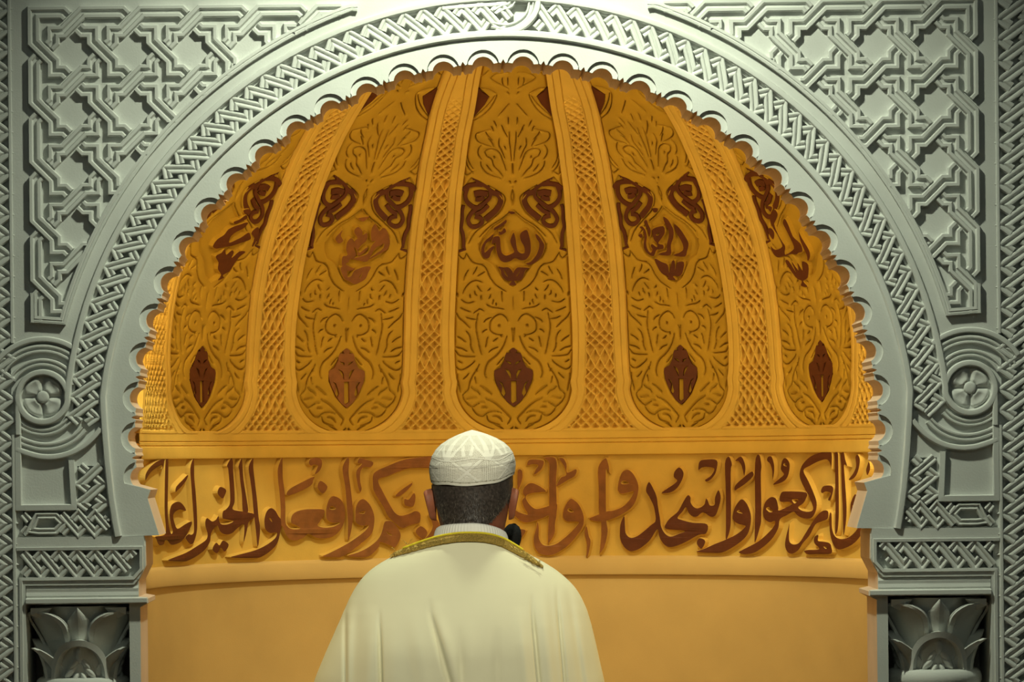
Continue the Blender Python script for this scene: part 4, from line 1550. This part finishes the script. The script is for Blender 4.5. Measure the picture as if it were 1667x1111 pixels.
    (OE, SE_, 0, [[(128, 160), (135, 130), (165, 125), (185, 180), (190, 240), (182, 300), (175, 320), (172, 250), (155, 190)]]),
    (OE, SE_, 0, [[(248, 220), (260, 160), (285, 138), (315, 165), (325, 210), (310, 290), (270, 340), (180, 368), (230, 320), (275, 280), (255, 250)], [(270, 200), (280, 182), (300, 210)]]),
]
ins = thing('calligraphy_inscription', S1(0, vy(905), 0), 'band of large raised brown Arabic writing across the niche behind the head', 'inscription')
gb = MB()
th_g = np.radians(np.linspace(-90, 90, 121))
v_g = np.array([vy(y) for y in np.linspace(741, 908, 12)])
gb.grid(Sarr(th_g[None, :], v_g[:, None], 0.0))
gb.build('ground', M_BAND, ins, smooth=True)
for o_, s_, mi_, loops in LET:
    m = MB()
    on_niche([smooth_poly(zz(o_, s_, *l), 4, True) for l in loops], m, -0.8, 9.0, 3.2, 0, 1)
    big = len(loops[0]) > 8
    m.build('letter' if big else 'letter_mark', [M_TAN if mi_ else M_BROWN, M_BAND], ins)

# ================================================================== THE PERSON
MD = 700.0                        # units in front of the wall
MS = (FP - MD) / FP               # units per image pixel at the person
MY = -MD * U


def MP(px, py, d=0.0):
    """image point -> point at the person's distance (d metres towards the niche)"""
    x, y = canon(px, py)
    kx_ = (FP - MD + d / U) / FP
    return Vector((((VX - AX) + (x - VX) * kx_) * U, MY + d, EYE + (VY - y) * kx_ * U))


def mx(px):
    return MP(px, 900).x


def mz(py):
    return MP(770, py).z


PX = mx(768)


def loft(mb, rings, closed=True, flip=False):
    mb.grid(np.array(rings), closed=closed, flip=flip)


# body: one continuous skinned figure
def skinned_body(parent):
    bm = bmesh.new()
    sk = bm.verts.layers.skin.verify()
    c = PX
    V = {}

    def v(name, x, y, z, r, r2=None):
        q = bm.verts.new((x, y, z))
        q[sk].radius = (r, r2 or r)
        V[name] = q
        return q

    def e(a, b):
        bm.edges.new((V[a], V[b]))
    v('pelvis', c - .012, MY, 0.93, .150, .115)
    V['pelvis'][sk].use_root = True
    v('waist', c - .010, MY + .005, 1.10, .140, .105)
    v('chest', c - .006, MY + .005, 1.28, .155, .115)
    v('upper', c - .002, MY, 1.40, .13, .10)
    v('neck0', c + .002, MY + .005, 1.475, .066, .066)
    v('neck1', c + .004, MY + .02, 1.525, .060, .062)
    v('skull0', c + .004, MY + .04, 1.565, .062, .07)
    e('pelvis', 'waist'), e('waist', 'chest'), e('chest', 'upper'), e('upper', 'neck0'), e('neck0', 'neck1'), e('neck1', 'skull0')
    for s, n in ((-1, 'l'), (1, 'r')):
        v(n + 'sh', c + s * .165, MY + .005, 1.395, .062)
        v(n + 'el', c + s * .235, MY + .02, 1.105, .046)
        v(n + 'fa', c + s * .150, MY + .175, 1.085, .040)
        v(n + 'wr', c + s * .062, MY + .225, 1.12 + .02 * s, .029, .024)
        v(n + 'pa', c + s * .010, MY + .238, 1.135 + .03 * s, .034, .018)
        e('upper', n + 'sh'), e(n + 'sh', n + 'el'), e(n + 'el', n + 'fa'), e(n + 'fa', n + 'wr'), e(n + 'wr', n + 'pa')
        for k in range(4):
            zz_ = 1.158 + .03 * s - k * .017
            L = (.062, .070, .066, .052)[k]
            v(n + 'f%da' % k, c - s * .022, MY + .243, zz_, .0095)
            v(n + 'f%db' % k, c - s * (.022 + L * .5), MY + .232, zz_ - .002, .0085)
            v(n + 'f%dc' % k, c - s * (.022 + L), MY + .212, zz_ - .004, .0072)
            e(n + 'pa', n + 'f%da' % k), e(n + 'f%da' % k, n + 'f%db' % k), e(n + 'f%db' % k, n + 'f%dc' % k)
        v(n + 'ta', c + s * .022, MY + .236, 1.172 + .03 * s, .0105)
        v(n + 'tb', c - s * .004, MY + .238, 1.196 + .03 * s, .009)
        e(n + 'pa', n + 'ta'), e(n + 'ta', n + 'tb')
        v(n + 'hip', c + s * .095, MY, .86, .095)
        v(n + 'kn', c + s * .10, MY + .012, .49, .062)
        v(n + 'cf', c + s * .102, MY - .01, .34, .056)
        v(n + 'an', c + s * .105, MY - .012, .085, .040)
        v(n + 'he', c + s * .106, MY - .03, .042, .038)
        v(n + 'to', c + s * .125, MY + .15, .032, .034, .026)
        e('pelvis', n + 'hip'), e(n + 'hip', n + 'kn'), e(n + 'kn', n + 'cf'), e(n + 'cf', n + 'an'), e(n + 'an', n + 'he'), e(n + 'an', n + 'to')
    me = bpy.data.meshes.new('tmp_body')
    bm.to_mesh(me)
    bm.free()
    o = bpy.data.objects.new('tmp_body', me)
    COL.objects.link(o)
    md = o.modifiers.new('skin', 'SKIN')
    md.use_smooth_shade = True
    md = o.modifiers.new('sub', 'SUBSURF')
    md.levels = 2
    md.render_levels = 2
    dg = bpy.context.evaluated_depsgraph_get()
    ev = o.evaluated_get(dg)
    m2 = bpy.data.meshes.new_from_object(ev)
    vs_ = [tuple(q.co) for q in m2.vertices]
    fs_ = [tuple(p.vertices) for p in m2.polygons]
    bpy.data.objects.remove(o)
    return vs_, fs_


HC = Vector(((MP(769, 790)).x, MY + .035, mz(800)))      # middle of the head
# head outline as rings: z offset, half width, back depth, front depth
HEADR = [(-.128, .050, .052, .045), (-.110, .055, .060, .072), (-.095, .061, .068, .088), (-.075, .067, .078, .094), (-.050, .0725, .088, .097), (-.020, .077, .097, .098), (.010, .0795, .101, .098), (.040, .0795, .101, .097),
         (.065, .075, .096, .092), (.085, .064, .083, .080), (.100, .047, .062, .060), (.110, .025, .034, .034), (.113, .004, .005, .005)]


def head_pt(a, z):
    zs_ = [r[0] for r in HEADR]
    w = np.interp(z, zs_, [r[1] for r in HEADR])
    b = np.interp(z, zs_, [r[2] for r in HEADR])
    f = np.interp(z, zs_, [r[3] for r in HEADR])
    s, c = math.sin(a), math.cos(a)
    d = f if c > 0 else b
    x = w * s
    y = d * c
    # face
    if c > 0.3:
        if abs(s) < .35:
            y += .022 * math.exp(-((z + .030) / .020) ** 2) * math.exp(-(s / .13) ** 2) + .010 * math.exp(-((z + .005) / .02) ** 2) * math.exp(-(s / .10) ** 2)
            y += .006 * math.exp(-((z + .064) / .008) ** 2) * math.exp(-(s / .22) ** 2)
            y += .007 * math.exp(-((z + .100) / .014) ** 2) * math.exp(-(s / .2) ** 2)
            y -= .004 * math.exp(-((z + .069) / .003) ** 2) * math.exp(-(s / .2) ** 2)
        y -= .010 * math.exp(-((z - .002) / .011) ** 2) * (math.exp(-((abs(s) - .38) / .13) ** 2))
        y += .004 * math.exp(-((z - .022) / .008) ** 2) * (math.exp(-((abs(s) - .38) / .2) ** 2))
    return Vector((HC.x + x, HC.y + y, HC.z + z))


per = thing('person', (PX, MY, 0), 'person seen from behind in gold-trimmed white robe and white knitted cap', 'person')
bvs, bfs = skinned_body(per)
hb = MB()
hb.add(bvs, bfs)
zl = np.interp(np.linspace(0, 1, 60), np.linspace(0, 1, len(HEADR)), [r[0] for r in HEADR])
hb.grid(np.array([[head_pt(-2 * math.pi * j / 96, z) for j in range(96)] for z in zl]), closed=True)


def ear(s, px_edge):
    """ear on side s; outer edge near the given image column"""
    rows = []
    base = Vector((HC.x + s * .075, HC.y + .004, HC.z - .028))
    out = abs(mx(px_edge) - base.x)
    n = 20
    prof = [(0.0, 1.0, 0.0), (.2, 1.0, .25), (.4, .97, .5), (.75, .90, .80), (1.0, .80, .97), (1.0, .68, 1.0), (1.0, .60, .95), (.8, .5, .75), (.62, .38, .62), (.5, .2, .5), (.48, .02, .45)]
    for (f, sc, g) in prof:
        row = []
        for j in range(n):
            t = 2 * math.pi * j / n
            hz = .033 * (1.05 if math.sin(t) > 0 else 1.0) * sc
            wy = .019 * sc * (1.0 + .25 * math.sin(t))
            row.append((base.x + s * out * g * (1 + .28 * math.sin(t)) * .90, base.y - .006 * g + wy * math.cos(t) - out * .2 * g, base.z + hz * math.sin(t)))
        rows.append(row)
    hb.grid(np.array(rows), closed=True)


ear(-1, 693)
ear(1, 844)
hb.build('body', M_SKIN, per, smooth=True)

# eyes, so the face turned to the niche is complete
for s in (-1, 1):
    em = MB()
    c0 = Vector((HC.x + s * .030, HC.y + .079, HC.z + .001))
    em.grid(np.array([[(c0.x + .0115 * math.sin(p) * math.cos(q), c0.y + .0115 * math.cos(p), c0.z + .0115 * math.sin(p) * math.sin(q)) for q in np.linspace(0, 2 * math.pi, 16, endpoint=False)] for p in np.linspace(0.02, math.pi, 10)]), closed=True)
    em.build('eye', M_KNIT, per, smooth=True)

# hair: scalp plus short strands
hm = MB()
zt, zb = .035, -.062


def hair_low(a):
    """lower hair line as z offset; a = 0 at the face, pi at the nape"""
    q = abs(((a + math.pi) % (2 * math.pi)) - math.pi)     # 0..pi
    if math.sin(a) > .12 and q > 1.9:
        return np.interp(q, [1.9, 2.1, 2.35, 2.6, 3.02], [-.012, -.030, -.048, -.064, -.078])
    if q > 2.2:
        return -.077 + .010 * math.cos((math.pi - q) * 4)
    return np.interp(q, [1.15, 1.45, 1.62, 1.75, 1.95, 2.2], [.012, -.020, .014, .012, -.045, -.084])


rows = []
aa = np.linspace(math.radians(64), math.radians(296), 120)
for k in range(18):
    row = []
    for a in aa:
        zt = .010 + .018 * max(0, math.sin(a)) ** 2 + .008 * (1 + math.cos(a)) / 2
        z = zt + (hair_low(a) - zt) * k / 17
        p = head_pt(a, z)
        n_ = Vector((p.x - HC.x, (p.y - HC.y), 0)).normalized()
        lift = .0045 * min(1, (17 - k) / 5.0) + .0006
        row.append(p + n_ * lift)
    rows.append(row)
hm.grid(np.array(rows))
rs = random.Random(3)
for k in range(5200):
    a = rs.uniform(aa[0], aa[-1])
    lo = hair_low(a)
    z = rs.uniform(lo, .008 + .018 * max(0, math.sin(a)) ** 2)
    p = head_pt(a, z)
    n_ = Vector((p.x - HC.x, p.y - HC.y, 0)).normalized()
    tdir = Vector((-n_.y, n_.x, 0))
    L = rs.uniform(.006, .013) * (0.6 if z < lo + .015 else 1)
    b0 = p + n_ * (.003 if z > lo + .012 else .0008)
    tip = b0 + n_ * rs.uniform(.001, .003) + Vector((0, 0, -L)) + tdir * rs.uniform(-.003, .003)
    w = tdir * .00045
    sidef = abs(math.sin(a)) if math.cos(a) < 0 else 1
    grey = rs.random() < (.07 + .6 * max(0, (sidef - .55) / .45) + .25 * max(0, (lo + .025 - z) / .025))
    hm.add([b0 - w, b0 + w, tip], [(0, 1, 2)], 1 if grey else 0)
hm.build('hair', [M_HAIR, M_HAIR2], per)

# knitted cap
NA, NZ = 720, 150
cb, ct = mz(791), mz(700)


def cap_half(f):
    # f 0 bottom .. 1 top ; half widths from the outline in the photograph
    return np.interp(f, [0, .08, .2, .35, .5, .62, .72, .82, .90, .96, 1.0], [.0862, .0885, .0900, .0895, .0850, .0770, .0665, .0500, .0320, .0150, .0004])


P = np.zeros((NZ + 1, NA, 3))
hole = np.zeros((NZ + 1, NA))
capx = MP(769, 745).x
for i in range(NZ + 1):
    f = i / NZ
    hwid = cap_half(f)
    for j in range(NA):
        a = 2 * math.pi * j / NA          # 0 = towards the camera
        # the rim rises to the right and front
        z0 = cb + .0005 + .016 * max(0, math.sin(a)) ** 2 + .012 * (1 - math.cos(a)) / 2 + .001 * math.sin(a * 7)
        z = z0 + (ct - z0) * f
        # pattern, measured in knots
        kx_ = a * 115 / math.pi          # columns
        ky_ = f * 62
        hval = 0.0
        band = .46 + .03 * math.cos(5 * a)
        ac = (a + 0.14 + math.pi) % (2 * math.pi) - math.pi
        m = (a + 0.14) % (math.pi / 3.0)
        m = m if m < math.pi / 6 else m - math.pi / 3         # motif repeats
        mm_ = m / (math.pi / 6)           # -1..1
        dotf = lambda X, Y, r: 1.0 if math.hypot((X % 1) - .5, (Y % 1) - .5) < r else 0.0
        if f < .04:
            hval = 0.0
        elif f < .055:
            hval = dotf(kx_, .5, .38)
        elif f < band - .03:
            g = (f - .05) / (band - .08)
            # crossing bands
            x1, x2 = abs(mm_) - .62 * abs(2 * g - .9), abs(mm_)
            if abs(x1) < .085:
                hval = 0
            elif abs(x1) < .14:
                hval = dotf(kx_ * 1.0, ky_ * 1.4, .34)
            elif abs(mm_) < .62 * abs(2 * g - .9) and g > .45:
                hval = 0 if abs(mm_) < .25 and g < .85 else .75 * dotf(kx_ * 1.3, ky_ * 1.7, .3)
            elif abs(mm_) < .62 * abs(2 * g - .9):
                hval = dotf(kx_ * .8, ky_ * 1.0, .3) if abs(mm_) < .3 and g < .22 else 0
            elif abs(mm_) > .66:
                hval = dotf(kx_ * .55, ky_ * .62 + (int(kx_ * .55) % 2) * .5, .3)
            else:
                hval = .8 * dotf(kx_ * 1.2, ky_ * 1.5 + (int(kx_ * 1.2) % 2) * .5, .36)
        elif f < band:
            hval = 0.0 if f > band - .022 else dotf(kx_ * 1.1, .5, .4)
        elif f < .9:
            g = (f - band) / (.9 - band)
            e1 = abs(abs(mm_) - (1 - g) * .95)
            if abs(mm_) > .86 or e1 < .09:
                hval = 0
            elif abs(e1 - .12) < .03:
                hval = dotf(kx_, ky_ * 1.2, .3)
            elif abs(mm_) < (1 - g) * .95 and abs(abs(mm_) - .35 * g - .12) < .09 and g > .1:
                hval = 0
            else:
                hval = .8 * dotf(kx_ * 1.1, ky_ * 1.5 + (int(kx_ * 1.1) % 2) * .5, .36)
        hole[i, j] = hval
        r = hwid - .0011 * hval
        fold_ = .0012 * math.sin(6 * a + 1) * math.sin(math.pi * f) * (f > .3)
        r = max(r + fold_, .0002)
        P[i, j] = (capx + r * math.sin(a), HC.y - (r * 1.24) * math.cos(a) - .002, z)
cp_ = MB()
cp_.grid(P, closed=True)
# turned-in rim
cp_.grid(np.array([[P[0, j] for j in range(0, NA, 6)], [tuple(np.array(P[0, j]) * 1 + np.array([(capx - P[0, j][0]) * .05, (HC.y - P[0, j][1]) * .05, -.0012])) for j in range(0, NA, 6)],
                   [tuple(np.array(P[0, j]) + np.array([(capx - P[0, j][0]) * .09, (HC.y - P[0, j][1]) * .09, .004])) for j in range(0, NA, 6)]]), closed=True)
cpo = cp_.build('cap', M_CAP, per, smooth=True)
att = cpo.data.attributes.new('openwork', 'FLOAT', 'POINT')
vals = np.zeros(len(cpo.data.vertices))
vals[:hole.size] = hole.ravel() * .85
att.data.foreach_set('value', vals)

# ribbed roll collar
cl = MB()
rows = []
ncol = 288
ccx = MP(767, 870).x
for k, (dz, dw) in enumerate([(-.060, 0.013), (-.040, .010), (-.020, .006), (-.008, .003), (-.002, .0), (.001, -.004), (-.002, -.008), (-.012, -.010)]):
    row = []
    for j in range(ncol):
        a = 2 * math.pi * j / ncol
        rx = .0715 + dw + (.0008 * math.cos(a * 72) if k < 5 else 0)
        ry = .071 + dw + (.0008 * math.cos(a * 72) if k < 5 else 0)
        zc_ = mz(852) + dz - .018 * (1 - math.cos(a)) / 2 - .010 * max(0, math.sin(a)) ** 2
        row.append((ccx + rx * math.sin(a), MY + .012 - ry * math.cos(a), zc_))
    rows.append(row)
cl.grid(np.array(rows), closed=True)
cl.build('collar', M_KNIT, per, smooth=True)

# robe: rings from the neckline to the hem; outline from the photograph
OUT = [  # y, left x, right x  (image)
    (868, 742, 790), (874, 718, 806), (882, 692, 822), (893, 664, 841), (903, 643, 860), (915, 620, 882), (928, 601, 903), (942, 587, 920), (958, 576, 936), (975, 567, 946), (995, 558, 955), (1020, 547, 962), (1050, 533, 969), (1080, 520, 975), (1111, 507, 982)]
rows = []
NA = 900
zs_out = [mz(o_[0]) for o_ in OUT]
xl_ = [mx(o_[1]) for o_ in OUT]
xr_ = [mx(o_[2]) for o_ in OUT]
zs_out += [1.10, 0.95, 0.7, 0.4, .2, .06]
xl_ += [PX - .345, PX - .355, PX - .36, PX - .365, PX - .37, PX - .37]
xr_ += [PX + .285, PX + .295, PX + .30, PX + .305, PX + .31, PX + .31]
zf = []
for i in range(len(zs_out) - 1):
    n = 6 if i < 14 else 12
    zf += list(np.linspace(zs_out[i], zs_out[i + 1], n, endpoint=False))
zf.append(zs_out[-1])
zo = np.array(zs_out)[::-1]
XLf = np.interp(zf, zo, np.array(xl_)[::-1])
XRf = np.interp(zf, zo, np.array(xr_)[::-1])


def sm1(x, n=9):
    return np.convolve(np.pad(x, n // 2, mode='edge'), np.ones(n) / n, 'valid')


XLf, XRf = sm1(XLf, 7), sm1(XRf, 7)
ztop = zs_out[0]
# folds seen on the back: (image x at top, y top, x at bottom, depth, width)
FOLD = [(561, 980, 562, .011, .0045), (569, 985, 566, -.006, .010), (583, 985, 572, .004, .012), (618, 1012, 620, .012, .004), (606, 1005, 600, -.007, .016), (640, 1020, 640, -.004, .022),
        (700, 995, 730, .008, .006), (714, 1000, 745, -.006, .012), (748, 1040, 750, .005, .007), (765, 1030, 768, -.003, .012), (806, 1040, 806, .005, .010), (845, 1010, 853, -.007, .014),
        (864, 990, 873, .009, .0045), (882, 985, 892, -.007, .016), (905, 975, 913, .010, .0045), (893, 960, 902, .003, .010), (925, 970, 940, .006, .008), (938, 990, 952, -.004, .010), (675, 1010, 690, -.004, .018)]
for z, xl1, xr1 in zip(zf, XLf, XRf):
    cx_ = (xl1 + xr1) / 2
    hw_ = (xr1 - xl1) / 2
    fz_ = min(1.0, max(0.0, (ztop - z) / .26))
    fz2 = min(1.0, max(0.0, (ztop - z) / .45))
    dback = .090 + .050 * fz_ * fz_ * (3 - 2 * fz_) + .040 * fz2 ** 1.2
    dfront = .070 + .070 * fz_ + .14 * max(0, min(1, (ztop - z) / .32)) - .03 * max(0, min(1, (1.0 - z) / .6))
    row = []
    pxl = 870 + (mz(870) - z) / (MS * U)
    for j in range(NA):
        a = 2 * math.pi * j / NA          # 0 = back (towards the camera)
        s, c = math.sin(a), math.cos(a)
        e_ = 2.0 + .35 * fz2
        ss = math.copysign(abs(s) ** (2 / e_), s)
        cc = math.copysign(abs(c) ** (2 / e_), c)
        x = cx_ + hw_ * ss
        d = dback if c > 0 else dfront
        y = MY + .010 - d * cc
        dy = 0.0
        if c > -.1:
            for (fx0, fy0, fx1, dep, wid) in FOLD:
                if pxl > fy0 - 25:
                    fx = fx0 + (fx1 - fx0) * min(1.6, max(0, (pxl - fy0) / 110))
                    gx = (x - mx(fx)) / wid
                    dy += 0.85 * dep * min(1.0, max(0, (pxl - fy0 + 25) / 60)) * math.exp(-gx * gx)
            y += dy * max(0, c + .1) ** .5
        lowf = max(0, min(1, (1.25 - z) / .8))
        ripple = .014 * lowf * math.sin(a * 13 + 1.3 * math.sin(a * 3))
        x += ripple * s
        y -= ripple * c
        row.append((x, y, z))
    rows.append(row)
rb2 = MB()
rb2.grid(np.array(rows), closed=True)
ro = rb2.build('robe', M_ROBE, per, smooth=True)

# gold braid lying along the neckline of the robe, with a yellow cord above it
bk = [(560 + 0, 0)]
tr = MB()
TRI = [(634, 905, 636, 909), (645, 898, 648, 904.5), (664, 890, 668, 899), (688, 881, 692, 892), (714, 873, 717, 886), (742, 868, 743, 881.5), (768, 867, 768, 880.5), (794, 869, 790, 882.5), (818, 876, 812, 888), (838, 887, 831, 897), (856, 899, 850, 907), (872, 911, 868, 917), (884, 921, 882, 924)]


def robe_back(px, py):
    """depth of the robe's back at an image point"""
    p = MP(px, py)
    i = min(range(len(zf)), key=lambda q: abs(zf[q] - p.z))
    best = min((q for q in rows[i] if True), key=lambda q: abs(q[0] - p.x) + (10 if q[1] > MY + .012 else 0))
    return best[1]


top = smooth_poly([(a, b) for a, b, c, d in TRI], 6)
bot = smooth_poly([(c, d) for a, b, c, d in TRI], 6)
g4 = []
for (ax_, ay_), (bx_, by_) in zip(top, bot):
    y1 = robe_back(bx_, by_)
    row = []
    for f, lift in ((-.05, -.004), (0, .004), (.25, .0062), (.5, .0064), (.75, .0064), (1, .0045), (1.06, -.002)):
        q = MP(ax_ + (bx_ - ax_) * f, ay_ + (by_ - ay_) * f)
        row.append((q.x, y1 + (1 - f) * .002 - lift, q.z))
    g4.append(row)
tr.grid(np.array(g4))
tr.build('gold_braid', M_GOLD, per, smooth=True)


def tube(mb, pts, r, n=8):
    pts = [Vector(p) for p in pts]
    rows = []
    for i, p in enumerate(pts):
        t = (pts[min(i + 1, len(pts) - 1)] - pts[max(i - 1, 0)]).normalized()
        a = t.cross(Vector((0, 0, 1)))
        if a.length < .1:
            a = t.cross(Vector((1, 0, 0)))
        a.normalize()
        b = t.cross(a)
        rr = r if not isinstance(r, (list, tuple)) else r[i]
        rows.append([p + (a * math.cos(q) + b * math.sin(q)) * rr for q in np.linspace(0, 2 * math.pi, n, endpoint=False)])
    mb.grid(np.array(rows), closed=True)


yc = MB()
tube(yc, [Vector((r[1][0], r[1][1] + .001, r[1][2] + .0008)) for r in g4[10:-14]], .0024)
yc.build('yellow_cord', M_YEL, per, smooth=True)
# loose glittering threads at the ends of the braid
for grp in (((858, 909, 24), (874, 918, 12)), ((664, 888, 14), (642, 899, 8))):
  th_ = MB()
  for cx0, cy0, n in grp:
      b = MP(cx0, cy0)
      yb = robe_back(cx0, cy0 + 8) - .004
      for k in range(n):
          d1 = Vector((rs.uniform(-.013, .013), rs.uniform(-.006, .004), rs.uniform(-.002, .012)))
          p0 = Vector((b.x + rs.uniform(-.008, .008), yb, b.z + rs.uniform(-.003, .003)))
          tube(th_, [p0, p0 + d1 * .6 + Vector((0, 0, .002)), p0 + d1], .00035, 4)
  th_.build('loose_thread', M_GOLD, per)

# ------------------------------------------------------------------ microphone on its stand, in front of the person
MCP = MP(831, 879, .16)
mic = thing('microphone', (MCP.x + .01, MCP.y + .02, 0), "black foam-covered microphone on a stand beside the person's right cheek", 'microphone')
fo = MB()
rows = []
axis = Vector((-.25, .30, -.92)).normalized()
a_ = axis.cross(Vector((0, 1, 0))).normalized()
b_ = axis.cross(a_)
for i in range(15):
    t = i / 14
    l = -.036 + .072 * t
    r = .0215 * math.sqrt(max(0, 1 - (2 * t - 1) ** 2 * .98)) + .0006
    rows.append([MCP + axis * l + (a_ * math.cos(q) + b_ * math.sin(q)) * r for q in np.linspace(0, 2 * math.pi, 24, endpoint=False)])
fo.grid(np.array(rows), closed=True)
fo.build('foam_cover', M_BLACK, mic, smooth=True)
hd_ = MB()
h0 = MCP + axis * .030
h1 = h0 + axis * .11
tube(hd_, [h0, h0 + axis * .05, h1], [.010, .009, .007], 14)
hd_.build('handle', M_BLKMET, mic, smooth=True)
sd = MB()
base = Vector((h1.x + .02, h1.y + .10, .02))
tube(sd, [h1, h1 + axis * .01, Vector((base.x, base.y, h1.z - .06)), Vector((base.x, base.y, .8)), base], .007, 12)
sd.build('stand', M_BLKMET, mic, smooth=True)
fb = MB()
fb.grid(np.array([[(base.x + r * math.cos(q), base.y + r * math.sin(q), z) for q in np.linspace(0, 2 * math.pi, 32, endpoint=False)] for z, r in ((.0005, .11), (.012, .11), (.020, .100), (.024, .03), (.03, .008))]), closed=True)
fb.build('foot', M_BLKMET, mic, smooth=True, angle=40)
